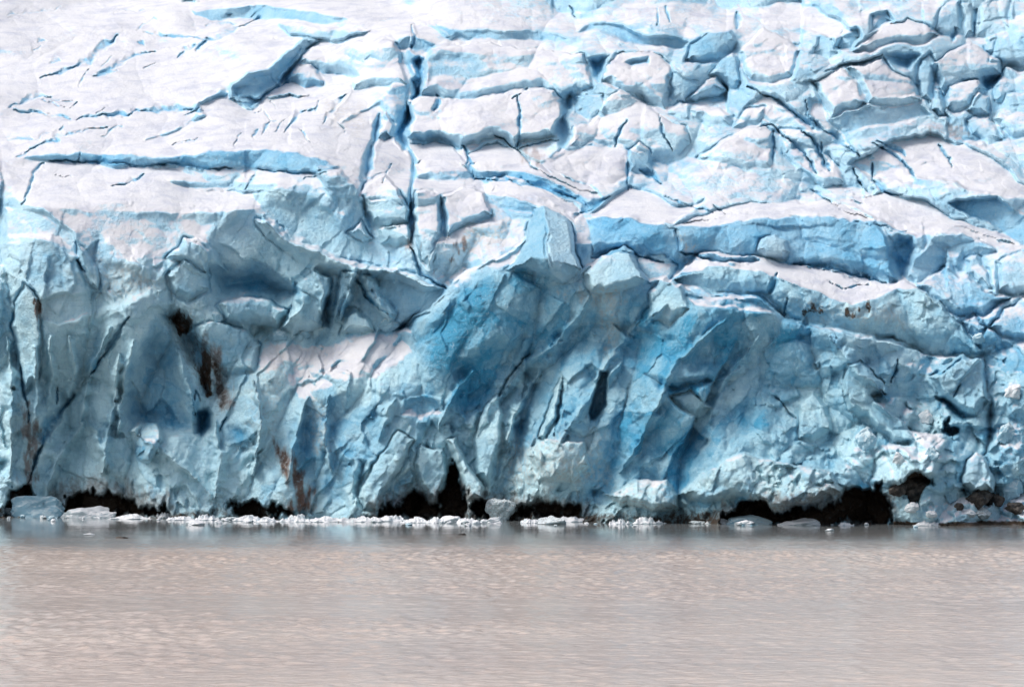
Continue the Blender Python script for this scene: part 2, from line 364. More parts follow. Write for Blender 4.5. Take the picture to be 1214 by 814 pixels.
facet('ice_block:l8', 60, -15, [(1183,311),(1214,299),(1250,300),(1250,352),(1200,352),(1186,345)], bulge=10, rough=.35, fresh=1, blue=.25, step=2)
facet('ice_block:l9', 55, -20, [(1172,386),(1190,366),(1214,352),(1260,345),(1260,405),(1214,406),(1188,400)], bulge=10, blue=.5, rough=.3, fresh=1, step=2)
facet('ice_block:l10', 55, 0, [(1140,381),(1155,373),(1172,386),(1166,397),(1147,394)], bulge=7, blue=.35, rough=.3, fresh=1, step=1.5)
# ---- snow-topped ridge at the right
facet('snow_ridge:m1', 84, 3, [(790,336),(830,318),(860,312),(890,316),(930,335),(980,350),(1010,357),(1045,350),(1075,338),(1112,360),(1140,385),(1168,417),(1160,426),(1120,420),(1060,400),(1000,392),(950,382),(930,370),(905,350),(880,346),(845,346),(815,339)], blue=.4, fresh=.35, rough=.5, bias=-.35)
facet('snow_ridge:m1', 24, 0, [(797,330),(830,303),(850,295),(880,302),(920,310),(975,321),(1020,333),(1058,341),(1075,335),(1088,343),(1060,347),(1040,353),(1010,358),(970,347),(930,334),(890,317),(860,313),(830,320)], rough=.15, bias=.2)
raise_part(2.6, [(790,336),(797,330),(830,303),(850,295),(880,302),(920,310),(975,321),(1020,333),(1058,341),(1075,335),(1112,360),(1140,385),(1168,417),(1160,426),(1120,420),(1060,400),(1000,392),(950,382),(930,370),(905,350),(880,346),(845,346),(815,339)], 22)
# ---- central headland and its horn
HEAD = [(470,398),(510,365),(545,325),(565,318),(600,300),(627,280),(632,247),(645,244),(662,250),(674,264),(679,303),(690,320),(715,305),(738,294),(752,299),(757,318),(770,332),(786,329),(806,340),(812,348),(850,352),(900,356),(930,375),(960,388),(1060,406),(1120,424),(1160,430),(1120,470),(1000,480),(850,500),(700,520),(560,560),(470,520)]
s_, sd_, _, _ = inside_dist(HEAD, 8)
DY[s_] -= 7 * sstep(-1.2, 1.2, sd_) * (1 - sstep(310, 500, WY[s_])) * sstep(460, 520, WX[s_] + 0.4 * (400 - WY[s_]))
facet('headland:h', 42, -25, [(470,398),(510,365),(545,326),(565,319),(600,302),(628,282),(628,300),(600,319),(575,326),(552,340),(520,375),(495,400)], rough=.3, bias=.16)
facet('ice_wall:amph', 100, 0, [(495,400),(552,338),(578,326),(625,318),(665,332),(700,345),(770,352),(850,356),(930,378),(950,400),(930,420),(880,430),(800,430),(720,420),(660,410),(600,440),(560,470),(510,440)], blue=.72, rough=.4, fresh=.15, bias=-.5, feather=14)
facet('ice_fin:horn', 72, -48, [(627,265),(632,247),(645,244),(648,262),(650,300),(660,325),(640,321),(618,317),(600,320),(612,303),(626,287)], blue=.6, rough=.05, fresh=.7, bias=-.4)
facet('ice_fin:horn', 70, 35, [(645,244),(662,250),(674,264),(679,303),(690,320),(668,332),(655,322),(650,300),(648,262)], blue=.15, rough=.05, fresh=1, bias=-.4)
raise_part(5, [(600,320),(612,303),(626,287),(627,265),(632,247),(645,244),(662,250),(674,264),(679,303),(690,320),(668,334),(640,326)], 20)
facet('ice_block:bump1', 55, -5, [(692,326),(715,305),(738,295),(750,299),(756,312),(765,331),(742,345),(716,350),(702,345)], bulge=14, blue=.15, rough=.2, fresh=.6, bias=-.16, step=2.5)
facet('ice_block:bump2', 45, 5, [(757,306),(780,302),(800,315),(792,331),(772,335),(762,325)], bulge=10, blue=.15, rough=.3, fresh=.6, bias=.1)
facet('ice_block:bump3', 70, 0, [(768,346),(785,330),(806,340),(810,352),(816,370),(792,386),(770,376)], bulge=12, blue=.3, rough=.3, fresh=.3, step=1.5)
facet(None, 44, 5, [(810,352),(850,350),(900,360),(925,372),(900,372),(860,366),(820,364)], rough=.5, bias=.05)
# ---- left front: fins, alcove, arch, seracs by the great crevasse
facet('ice_fin:p1', 70, 35, [(93,285),(104,295),(116,322),(118,346),(104,340),(95,315)], bulge=8, blue=.2, rough=.2, step=2)
facet('ice_fin:p2', 72, -20, [(12,388),(18,357),(30,335),(41,345),(48,358),(49,400),(45,450),(30,470),(20,420)], bulge=11, blue=.15, rough=.3, step=2.5)
facet('ice_wall:p3', 54, 0, [(30,290),(60,284),(90,300),(100,340),(110,350),(60,350),(32,330)], blue=.15, rough=.4, bias=-.12, feather=7)
facet(None, 46, 0, [(50,355),(90,350),(110,345),(130,358),(100,372),(70,385),(50,380)], rough=.7, bias=.05)
facet('ice_wall:p4', 54, 10, [(120,305),(150,315),(175,325),(200,336),(150,355),(135,358),(118,330)], blue=.1, rough=.3, silt=.4, bias=-.05, feather=8)
facet('ice_wall:p5', 75, -20, [(105,430),(120,385),(140,372),(150,378),(130,410),(105,445)], rough=.4, blue=.2)
facet('ice_wall:p6', 78, 25, [(150,440),(165,405),(185,375),(205,395),(235,440),(240,480),(225,505),(160,512),(150,490)], blue=.45, rough=.55, bias=-.4, feather=6)
facet('ice_block:p7', 60, 0, [(196,330),(215,312),(245,325),(250,345),(225,360),(205,350)], bulge=12, blue=.2, rough=.3, step=1.5)
facet('ice_block:p8', 58, -30, [(220,283),(246,300),(248,330),(235,326),(215,318),(196,308)], bulge=12, blue=.25, rough=.3, bias=-.05, step=2)
facet('ice_fin:p9', 58, 30, [(222,284),(245,290),(270,318),(248,322)], bulge=8, blue=.2, rough=.2, bias=0, step=1)
facet('ice_block:p10', 55, 0, [(255,360),(275,352),(310,355),(340,372),(330,390),(300,385),(265,380)], bulge=10, blue=.2, rough=.4, bias=-.1, step=2.5)
facet('ice_block:p11', 60, 0, [(220,395),(250,378),(290,388),(310,410),(300,440),(270,445),(245,420)], bulge=14, blue=.2, rough=.6, bias=-.1, step=1.5)
facet('ice_wall:q0', 62, 20, [(300,232),(340,225),(372,232),(395,255),(412,280),(440,295),(430,310),(390,298),(345,285),(322,262)], blue=.25, rough=.35, fresh=.5, bias=-.1)
facet('ice_wall:q00', 66, 40, [(375,196),(405,200),(430,225),(435,255),(412,270),(395,245)], blue=.35, rough=.4, fresh=.8)
facet('serac:q1', 66, 0, [(430,240),(440,237),(465,240),(484,252),(483,266),(460,273),(440,270),(433,255)], bulge=8, blue=.2, rough=.2, fresh=.5)
facet('serac:q1', 38, -5, [(429,231),(440,214),(457,210),(470,225),(485,250),(465,243),(440,241)], bulge=6, rough=.35, bias=.12, fresh=.9)
raise_part(3, [(429,231),(440,214),(457,210),(470,225),(485,250),(483,266),(460,273),(440,270),(433,255)])
facet('ice_block:q1b', 75, 0, [(447,272),(483,266),(488,292),(470,296),(450,290)], bulge=8, blue=.25, rough=.3, fresh=.4, step=1.5)
facet('ice_block:q1c', 50, -10, [(413,274),(427,262),(441,284),(430,288)], bulge=6, rough=.3, bias=.1, fresh=.7, step=2)
facet('serac:q2', 62, -15, [(490,252),(495,226),(508,222),(522,228),(522,280),(512,317),(500,310),(492,282)], bulge=11, blue=.2, rough=.3, bias=.06, fresh=.8, step=2.5)
facet('serac:q3', 46, 10, [(523,230),(545,221),(572,228),(586,256),(570,264),(545,275),(528,284)], bulge=12, blue=.2, rough=.3, bias=.1, fresh=.9, step=2)
facet('ice_wall:q4', 40, 0, [(520,285),(560,268),(595,262),(610,285),(575,300),(545,322),(528,342),(505,320)], blue=.15, rough=.4, silt=.15, bias=.14, fresh=.9)
facet('ice_wall:q5', 80, 15, [(425,325),(470,318),(500,322),(528,344),(505,372),(470,384),(440,350)], blue=.4, rough=.35, bias=-.4)
facet('ice_fin:arch', 56, 0, [(303,256),(322,264),(345,286),(380,296),(420,314),(470,317),(526,341),(500,346),(470,331),(430,331),(400,326),(370,316),(340,301),(316,280)], bulge=8, blue=.1, rough=.25, bias=-.06, step=2)
facet('ice_fin:pillar1', 70, -10, [(408,322),(428,324),(422,346),(412,373),(394,382),(402,350)], bulge=8, blue=.15, rough=.25, step=2.2)
facet('ice_fin:pillar2', 70, 15, [(430,326),(445,330),(452,350),(470,372),(462,385),(445,366),(434,346)], bulge=7, blue=.15, rough=.25, step=2)
facet('ice_fin:pillar3', 64, -15, [(352,340),(374,318),(394,330),(392,350),(378,386),(352,396),(332,390),(346,368)], bulge=13, blue=.15, rough=.3, step=2.5)
facet('ice_block:cone', 58, 0, [(404,394),(412,374),(424,366),(436,376),(444,394)], bulge=9, blue=.05, rough=.5, step=1.5)
calm([(245,285),(300,235),(400,260),(530,340),(500,380),(400,395),(250,360)], .3)
# ---- snow apron and faces under it
facet(None, 40, -8, [(300,425),(330,406),(390,408),(420,397),(478,394),(500,402),(475,430),(440,452),(400,456),(362,472),(340,452),(345,432),(310,442)], rough=.9, bias=.46, feather=9)
facet(None, 52, 0, [(475,492),(488,476),(515,474),(525,488),(500,498)], rough=.6, bias=.22, feather=4)
facet('ice_wall:r0', 86, -10, [(385,470),(440,462),(480,470),(470,500),(450,540),(420,545),(395,520)], blue=.3, rough=.4, bias=-.4)
# ---- right lower slabs
facet('ice_slab:r1', 64, 25, [(1000,472),(1003,433),(1020,425),(1052,457),(1056,467),(1036,472),(1072,500),(1086,521),(1080,529),(1060,529),(1045,516),(1028,500),(1008,490)], blue=.35, rough=.25, bias=-.3, step=3)
facet('ice_wall:r2', 80, -20, [(1045,462),(1060,432),(1088,430),(1106,446),(1112,470),(1108,478),(1085,477)], blue=.45, rough=.25, bias=-.4)
facet('ice_block:r3', 66, 5, [(1105,446),(1140,422),(1165,430),(1172,470),(1160,493),(1140,490),(1116,470)], bulge=14, blue=.35, rough=.4, bias=-.3, step=2.5)
facet('ice_block:r4', 58, 0, [(1137,572),(1145,541),(1155,534),(1168,540),(1179,566),(1175,582),(1150,587)], bulge=13, k=.9, blue=.2, rough=.25, fresh=.5, bias=.02, step=3)
facet(None, 56, -15, [(1060,430),(1100,410),(1160,425),(1214,440),(1250,480),(1250,560),(1180,540),(1172,480),(1165,430),(1140,420),(1105,440)], rough=.9, bias=.02, fresh=.4, feather=5)
facet('ice_slab:r5', 70, -25, [(945,520),(948,480),(965,465),(982,480),(983,510),(965,525)], bulge=8, blue=.3, rough=.4, step=1.5)
facet('ice_slab:r6', 76, -10, [(793,468),(816,461),(846,486),(828,496),(808,486)], blue=.1, rough=.2, step=1.5)
facet('ice_slab:r7', 74, 20, [(700,500),(710,440),(720,442),(718,478),(708,500)], blue=.65, rough=.1, step=-1)
facet('buttress:r8', 60, -35, [(638,520),(655,470),(666,445),(668,460),(660,500),(650,525)], bulge=8, blue=.15, rough=.4, step=2)
facet('buttress:r9', 58, 10, [(526,519),(540,517),(555,548),(570,572),(571,592),(552,592),(543,560)], bulge=9, k=.9, blue=.05, rough=.5, silt=.1, step=3, bias=-.2)
facet('buttress:r10', 64, -10, [(560,520),(575,480),(590,465),(600,490),(590,540),(575,575),(562,560)], bulge=14, blue=.2, rough=.5, step=2)
facet('buttress:r11', 66, -5, [(425,590),(440,545),(470,510),(490,520),(475,560),(450,605),(430,606)], bulge=14, blue=.2, rough=.5, step=2.5)
facet('buttress:r12', 68, 5, [(487,550),(497,525),(525,530),(530,560),(520,594),(508,590),(495,570)], bulge=12, blue=.25, rough=.4, step=2)
facet('rubble_mound:r13', 46, 0, [(715,584),(745,575),(790,568),(806,585),(805,604),(770,606),(735,598)], bulge=9, rough=1.2, blue=.1, bias=-.12, silt=.3, step=2.5, fresh=.2)
facet('rubble_mound:r14', 50, 0, [(805,585),(830,560),(880,538),(930,548),(985,560),(1000,585),(960,600),(915,606),(880,590),(840,598)], bulge=12, rough=1.2, blue=.2, bias=-.16, silt=.15, step=2.5, fresh=.2)
facet('rubble_mound:r15', 46, 10, [(1040,480),(1070,470),(1100,480),(1120,520),(1110,560),(1070,575),(1030,570),(1000,560),(1010,530),(1050,530),(1086,530),(1070,500)], rough=1.5, blue=.0, bias=.04, fresh=.4, feather=5)
facet('rubble_mound:r16', 36, 0, [(1058,625),(1064,604),(1100,588),(1150,590),(1250,575),(1250,628)], rough=1.1, blue=.05, bias=.18, fresh=.6, feather=3)
facet('rubble_mound:r17', 60, 0, [(152,512),(165,498),(185,502),(190,525),(180,548),(162,540)], bulge=9, rough=1.6, blue=0, bias=-.05, silt=.2, step=2)
facet('rubble_mound:r18', 60, 0, [(625,540),(650,520),(690,525),(700,550),(680,570),(645,568)], bulge=12, rough=1.2, blue=0, bias=-.1, silt=.35, step=1)

# ---- pits and openings
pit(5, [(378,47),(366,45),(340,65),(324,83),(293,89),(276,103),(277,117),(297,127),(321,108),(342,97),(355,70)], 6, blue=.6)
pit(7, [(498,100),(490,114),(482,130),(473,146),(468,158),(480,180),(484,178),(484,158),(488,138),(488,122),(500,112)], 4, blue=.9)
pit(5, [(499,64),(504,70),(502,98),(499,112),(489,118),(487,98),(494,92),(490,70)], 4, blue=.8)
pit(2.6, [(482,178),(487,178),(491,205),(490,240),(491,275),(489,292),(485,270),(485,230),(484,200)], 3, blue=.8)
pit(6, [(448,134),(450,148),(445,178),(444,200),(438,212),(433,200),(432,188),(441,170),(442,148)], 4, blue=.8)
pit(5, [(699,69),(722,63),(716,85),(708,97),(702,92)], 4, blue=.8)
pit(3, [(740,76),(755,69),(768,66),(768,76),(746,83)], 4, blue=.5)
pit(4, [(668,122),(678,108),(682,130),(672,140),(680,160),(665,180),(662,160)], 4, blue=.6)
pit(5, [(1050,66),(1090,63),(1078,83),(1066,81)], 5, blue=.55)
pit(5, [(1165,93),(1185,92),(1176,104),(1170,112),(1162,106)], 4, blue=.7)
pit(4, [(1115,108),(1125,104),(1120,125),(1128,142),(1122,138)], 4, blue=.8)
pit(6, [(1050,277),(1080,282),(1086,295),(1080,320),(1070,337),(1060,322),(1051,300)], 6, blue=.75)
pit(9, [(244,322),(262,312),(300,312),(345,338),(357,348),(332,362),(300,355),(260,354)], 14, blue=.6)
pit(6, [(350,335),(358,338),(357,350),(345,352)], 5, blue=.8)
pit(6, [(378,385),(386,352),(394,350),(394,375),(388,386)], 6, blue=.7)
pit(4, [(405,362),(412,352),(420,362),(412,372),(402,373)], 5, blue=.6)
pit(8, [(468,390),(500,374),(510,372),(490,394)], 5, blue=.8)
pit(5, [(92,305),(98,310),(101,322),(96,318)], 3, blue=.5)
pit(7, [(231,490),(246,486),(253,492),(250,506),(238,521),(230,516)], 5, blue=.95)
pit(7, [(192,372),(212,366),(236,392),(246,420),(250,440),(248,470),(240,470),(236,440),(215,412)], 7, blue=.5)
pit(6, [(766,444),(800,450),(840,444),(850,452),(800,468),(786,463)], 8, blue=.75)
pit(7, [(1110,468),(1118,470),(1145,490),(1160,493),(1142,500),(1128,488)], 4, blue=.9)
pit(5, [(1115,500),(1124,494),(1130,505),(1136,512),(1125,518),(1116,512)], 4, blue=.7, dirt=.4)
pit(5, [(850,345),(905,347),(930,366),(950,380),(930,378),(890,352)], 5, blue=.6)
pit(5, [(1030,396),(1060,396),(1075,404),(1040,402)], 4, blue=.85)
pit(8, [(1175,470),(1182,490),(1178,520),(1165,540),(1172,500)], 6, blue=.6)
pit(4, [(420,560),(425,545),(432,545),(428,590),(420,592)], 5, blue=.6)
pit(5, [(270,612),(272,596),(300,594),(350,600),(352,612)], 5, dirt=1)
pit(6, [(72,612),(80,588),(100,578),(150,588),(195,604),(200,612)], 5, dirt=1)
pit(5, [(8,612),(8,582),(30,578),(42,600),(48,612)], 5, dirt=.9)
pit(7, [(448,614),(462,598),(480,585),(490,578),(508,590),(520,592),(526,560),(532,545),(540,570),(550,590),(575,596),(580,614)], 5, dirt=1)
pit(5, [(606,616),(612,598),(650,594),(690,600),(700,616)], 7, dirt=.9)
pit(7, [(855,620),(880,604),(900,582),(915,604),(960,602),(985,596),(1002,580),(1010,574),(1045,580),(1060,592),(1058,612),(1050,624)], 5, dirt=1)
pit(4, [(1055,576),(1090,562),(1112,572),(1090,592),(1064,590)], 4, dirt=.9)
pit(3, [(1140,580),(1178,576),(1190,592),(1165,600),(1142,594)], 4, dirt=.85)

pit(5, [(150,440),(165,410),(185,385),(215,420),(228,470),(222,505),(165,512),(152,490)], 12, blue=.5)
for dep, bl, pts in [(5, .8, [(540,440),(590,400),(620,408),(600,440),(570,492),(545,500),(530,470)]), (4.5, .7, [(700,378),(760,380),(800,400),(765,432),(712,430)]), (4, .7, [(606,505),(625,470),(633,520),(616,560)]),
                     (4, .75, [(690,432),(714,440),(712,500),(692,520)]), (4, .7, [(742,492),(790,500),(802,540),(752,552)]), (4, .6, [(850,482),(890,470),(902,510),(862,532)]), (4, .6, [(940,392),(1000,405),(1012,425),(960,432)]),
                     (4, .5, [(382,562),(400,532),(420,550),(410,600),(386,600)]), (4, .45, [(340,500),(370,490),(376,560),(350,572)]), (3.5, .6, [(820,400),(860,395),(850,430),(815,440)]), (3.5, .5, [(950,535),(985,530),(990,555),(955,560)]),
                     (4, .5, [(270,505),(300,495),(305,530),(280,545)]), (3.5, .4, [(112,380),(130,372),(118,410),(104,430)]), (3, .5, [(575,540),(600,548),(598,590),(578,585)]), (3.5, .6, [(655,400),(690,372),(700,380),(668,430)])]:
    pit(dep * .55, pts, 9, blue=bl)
# ---- cracks
rc = random.Random(3)
for k in range(24):                                            # hairline cracks in the snowfield
    x, y = rc.uniform(0, 470), rc.uniform(8, 240)
    a = math.radians(rc.choice([-12, -25, -35, 5, -60]) + rc.uniform(-10, 10)); l = rc.uniform(8, 32)
    line(rc.uniform(.8, 2), rc.uniform(1.2, 2.2), [(x, y), (x + l * .5 * math.cos(a), y + l * .5 * math.sin(a) + rc.uniform(-2, 2)), (x + l * math.cos(a), y + l * math.sin(a))], blue=.4)
for d, w, pts in [
    (4, 5.4, [(47,93),(74,86),(96,75),(106,74),(119,60),(128,52),(140,42)]), (3, 3.9, [(109,93),(121,90),(138,79),(158,68),(183,63)]),
    (3, 4.2, [(212,68),(220,59),(232,55)]), (4, 6.0, [(234,60),(245,49),(262,47),(277,37),(308,22)]), (3, 5.1, [(10,127),(32,120),(49,116),(62,116)]),
    (2, 3.3, [(49,120),(77,126)]), (2.5, 3.6, [(15,132),(37,133),(62,138),(86,141)]), (3.5, 5.1, [(93,142),(119,137),(151,137),(158,132),(188,133),(212,132),(228,130)]),
    (2.5, 3.3, [(35,178),(49,171),(67,167),(67,162),(94,156),(128,152)]), (3, 2.8, [(52,193),(38,206),(36,220),(26,241)]), (2.5, 3.3, [(134,221),(150,219),(164,214),(170,206)]),
    (2, 3.6, [(164,51),(172,53)]), (2, 4.5, [(58,74),(70,72)]), (2, 3.3, [(244,30),(280,29)]), (2, 3.3, [(170,41),(200,43),(250,47)]), (1.5, 3.0, [(45,52),(55,49)]), (2, 3.0, [(83,130),(92,122)]),
    (1.2, 2.7, [(8,18),(40,14),(70,10)]), (1.5, 3.0, [(135,15),(170,12)]), (1.2, 2.7, [(40,60),(50,55)]), (1.2, 3.0, [(8,167),(45,164),(60,157)]),
    (3, 1.6, [(302,135),(312,130),(322,143),(330,145)]), (5, 4.2, [(338,156),(350,145),(356,135),(368,132),(374,130)]), (4, 2.6, [(374,134),(380,120)]),
    (5, 4.0, [(383,148),(392,136),(400,125),(412,112)]), (3, 2.8, [(312,159),(318,148),(322,144)]), (2.5, 2.4, [(300,162),(307,154)]), (2, 1.6, [(328,156),(338,143)]), (2, 1.6, [(400,145),(406,153),(408,158)]), (1.6, 1.5, [(320,120),(328,127)]),
    (1.8, 1.5, [(355,152),(362,165),(366,170)]), (3, 1.8, [(278,172),(280,163),(286,159)]), (4, 2.6, [(488,27),(491,42),(489,60)]), (3, 2.6, [(615,115),(616,140),(614,178)]), (4, 3.0, [(585,160),(600,167),(614,178),(625,192),(637,202)]),
    (3, 2.8, [(615,178),(640,170),(662,166)]), (2.5, 2.4, [(608,118),(625,107)]), (4, 4.2, [(518,112),(520,122),(516,130)]), (2.5, 2, [(555,182),(552,195),(560,212)]), (4, 3.6, [(548,172),(555,190),(562,212)]),
    (4, 2.8, [(743,142),(736,155),(729,174)]), (2.5, 1.8, [(780,135),(786,155),(797,178)]), (4, 3, [(677,8),(683,20)]), (4, 3, [(781,8),(780,30)]), (3, 2.4, [(788,8),(795,25)]), (5, 5, [(873,16),(875,36)]),
    (2.5, 2, [(900,152),(912,148)]), (5, 6.0, [(888,104),(910,113),(925,119),(935,131),(955,145),(968,153),(985,160),(1003,173),(1018,186)]), (4, 4.6, [(912,148),(935,165),(955,185),(966,206)]), (4, 5.5, [(950,155),(962,165),(970,178),(977,198),(985,204)]),
    (4, 2.8, [(975,168),(976,195)]), (4, 3.4, [(917,155),(916,190)]), (4, 4.6, [(1036,172),(1058,185),(1072,195),(1084,210)]), (3.5, 4.2, [(1042,168),(1062,178),(1074,186)]), (3, 3, [(1113,172),(1120,185),(1130,197)]),
    (4, 4, [(1010,200),(1018,215),(1030,226)]), (4, 5, [(1034,195),(1035,215),(1050,228),(1070,230)]), (3, 1.8, [(955,118),(956,135),(968,150)]), (3, 3.4, [(1128,48),(1131,32)]), (3, 3, [(1154,42),(1156,12)]),
    (3, 2.6, [(745,195),(745,225)]), (4, 4.4, [(757,200),(770,208),(785,218)]), (2.5, 2, [(790,232),(820,245),(845,254)]), (2, 1.8, [(845,245),(860,254)]), (2.5, 2.2, [(960,226),(980,236),(995,244)]), (4, 6, [(688,255),(700,250),(722,233)]),
    (2, 1.5, [(1010,262),(1030,264),(1050,268),(1078,274)]), (6, 4.6, [(922,322),(918,335),(912,350)]), (4, 2.6, [(932,352),(931,372)]), (2.5, 1.5, [(985,335),(1000,342),(1030,338),(1032,328)]),
    (7, 5.5, [(152,376),(140,396),(120,426),(104,448)]), (8, 7.0, [(86,470),(72,488),(62,500),(54,518),(46,540),(38,556)]), (5, 3, [(38,556),(30,590)]), (5, 3, [(22,430),(30,470),(34,500)]), (4, 2.6, [(70,455),(66,478)]),
    (5, 3.2, [(487,292),(492,305),(500,326),(515,336),(528,343)]), (5, 3.2, [(422,328),(430,345),(445,360),(462,372)]), (6, 4.4, [(487,240),(486,262),(488,285)]), (3, 1.8, [(238,475),(232,465),(229,480)]), (2.5, 1.6, [(262,508),(270,495)]),
    (4, 3, [(1056,452),(1062,440),(1064,425)]), (5, 3.4, [(1104,445),(1120,440),(1140,424)]), (4, 2.2, [(818,458),(832,472)]), (5, 4, [(592,470),(610,440),(628,420)]), (4, 3, [(668,448),(664,490),(656,515)]),
    (4, 3, [(1130,470),(1134,462),(1137,455)]), (3, 2, [(920,470),(935,490),(945,495)])]:
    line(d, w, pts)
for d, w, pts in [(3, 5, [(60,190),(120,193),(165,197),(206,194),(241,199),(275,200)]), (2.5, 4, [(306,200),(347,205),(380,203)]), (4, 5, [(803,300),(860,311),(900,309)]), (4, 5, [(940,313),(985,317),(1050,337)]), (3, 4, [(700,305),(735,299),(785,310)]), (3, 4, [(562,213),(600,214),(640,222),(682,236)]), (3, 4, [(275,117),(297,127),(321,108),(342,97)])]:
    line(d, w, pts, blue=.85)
# ---- ribs
for d, w, pts in [
    (-3.5, 9.3, [(312,255),(335,284),(375,298),(420,320),(470,322)]), (-3.1, 6.8, [(420,320),(414,348),(402,378)]), (-2.5, 6.8, [(428,325),(444,354),(466,378)]), (-2.8, 7.6, [(372,320),(385,345),(380,372)]), (-2.5, 6.8, [(345,330),(360,360),(345,380)]),
    (-2.3, 9.3, [(700,352),(668,400),(625,432),(600,465)]), (-1.8, 8.5, [(790,360),(740,400),(705,450)]), (-1.8, 7.6, [(735,430),(690,480),(660,530)]), (-2.0, 8.5, [(640,440),(610,490),(600,540)]), (-1.8, 7.6, [(860,380),(800,430),(770,500),(735,560)]),
    (-1.4, 6.8, [(900,400),(860,450),(840,500)]), (-2.8, 7.6, [(560,440),(530,480),(520,510)]), (-2.5, 6.8, [(365,470),(350,520),(340,570)]), (-2.8, 7.6, [(300,450),(310,500),(300,560)]), (-2.8, 6.8, [(60,400),(62,450),(56,480)]), (-2.8, 6.8, [(82,400),(90,440),(80,470)]),
    (-2.8, 7.6, [(140,420),(135,480),(120,560)]), (-3.1, 6.8, [(8,400),(15,460),(12,560)]), (-2.8, 6.8, [(100,500),(70,540),(50,600)]), (-2.5, 6.8, [(110,505),(125,545),(130,560)]), (-2.5, 7.6, [(985,400),(1010,430),(1050,470)])]:
    line(d, w, pts)
for d, w, pts in [(-2.5, 7, [(130,388),(106,440),(96,500)]), (-2.5, 7, [(160,402),(148,445),(140,520)]), (-2.4, 7, [(203,395),(218,440),(232,492)]), (-2.0, 6, [(42,410),(44,470),(36,520)]), (-2.0, 7, [(170,520),(200,540),(235,570)]), (-2.2, 7, [(255,500),(262,540),(255,590)]), (-2.2, 7, [(390,470),(384,520),(392,560)]), (-2.0, 6, [(470,470),(455,500),(450,520)])]:
    line(d, w, pts)

# ---- dirt, rust and silt in the ice
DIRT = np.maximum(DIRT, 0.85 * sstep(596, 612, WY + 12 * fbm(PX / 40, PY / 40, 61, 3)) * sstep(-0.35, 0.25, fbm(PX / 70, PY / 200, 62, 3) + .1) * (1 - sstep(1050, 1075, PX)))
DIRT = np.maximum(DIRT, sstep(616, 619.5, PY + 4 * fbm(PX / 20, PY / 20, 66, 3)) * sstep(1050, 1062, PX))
stain(DIRT, .9, [(198,376),(214,370),(232,388),(226,398),(215,396),(203,388)], 5)
stain(DIRT, .9, [(238,430),(246,415),(256,430),(252,450),(250,470),(242,472),(240,450)], 5)
stain(DIRT, .33, [(190,365),(225,365),(262,410),(280,480),(262,500),(235,470),(205,410)], 9)
stain(RUST, .5, [(60,585),(120,565),(200,590),(200,612),(60,612)], 9)
stain(RUST, .55, [(440,600),(480,580),(540,575),(600,590),(700,595),(700,616),(440,616)], 8)
stain(RUST, .5, [(845,605),(900,590),(1000,580),(1060,585),(1060,620),(845,620)], 8)
stain(DIRT, .32, [(60,575),(110,560),(200,582),(350,585),(360,612),(60,612)], 10)
stain(DIRT, .34, [(440,590),(490,560),(580,570),(700,585),(850,600),(990,560),(1060,575),(1060,620),(440,616)], 10)
stain(DIRT, .6, [(225,395),(250,400),(262,440),(270,470),(262,480),(250,440)], 6)
stain(RUST, .7, [(240,400),(258,410),(268,450),(274,475),(264,484),(252,450)], 7)
stain(RUST, .9, [(322,530),(336,535),(358,560),(370,580),(368,608),(345,608),(352,580),(335,552)], 6)
stain(DIRT, .6, [(322,530),(332,533),(345,550),(336,552)], 4)
stain(RUST, .7, [(24,478),(32,480),(48,520),(38,560),(30,590),(24,590),(34,540)], 4)
stain(RUST, .8, [(42,358),(48,362),(47,378),(44,370)], 2)
stain(DIRT, .7, [(36,357),(48,358),(48,364),(40,362)], 2)
stain(RUST, .7, [(540,292),(546,290),(544,305),(538,308)], 3)
stain(RUST, .5, [(482,280),(490,272),(490,300),(480,298)], 4)
stain(RUST, .5, [(160,330),(166,330),(167,338),(161,338)], 2)
stain(RUST, .45, [(1100,152),(1130,148),(1155,158),(1130,160)], 4)
stain(RUST, .4, [(620,175),(650,180),(640,195),(625,190)], 5)
for p in [(965,370,20,6), (1005,372,8,7), (1030,365,16,4)]:
    stain(DIRT, .85, [(p[0] - p[2] / 2, p[1]), (p[0], p[1] - p[3] / 2), (p[0] + p[2] / 2, p[1]), (p[0], p[1] + p[3] / 2)], 2)
stain(SILT, .3, [(300,430),(330,410),(350,430),(345,470),(320,520),(295,500),(300,460)], 9)
stain(SILT, .15, [(340,420),(420,410),(450,430),(400,450),(360,460)], 10)
stain(SILT, .5, [(370,470),(385,470),(385,530),(372,540),(365,500)], 6)
stain(SILT, .5, [(545,270),(620,262),(600,290),(550,300)], 8)
stain(SILT, .6, [(798,275),(812,280),(826,300),(812,300)], 4)
stain(SILT, .5, [(660,345),(740,345),(725,420),(710,420),(720,365)], 6)
stain(SILT, .45, [(100,290),(165,330),(160,350),(120,320)], 6)
stain(SILT, .4, [(930,355),(1060,365),(1080,390),(960,378)], 8)
stain(SILT, .45, [(590,520),(720,520),(720,570),(600,580)], 14)
stain(SILT, .35, [(380,120),(430,125),(430,160),(395,150)], 9)


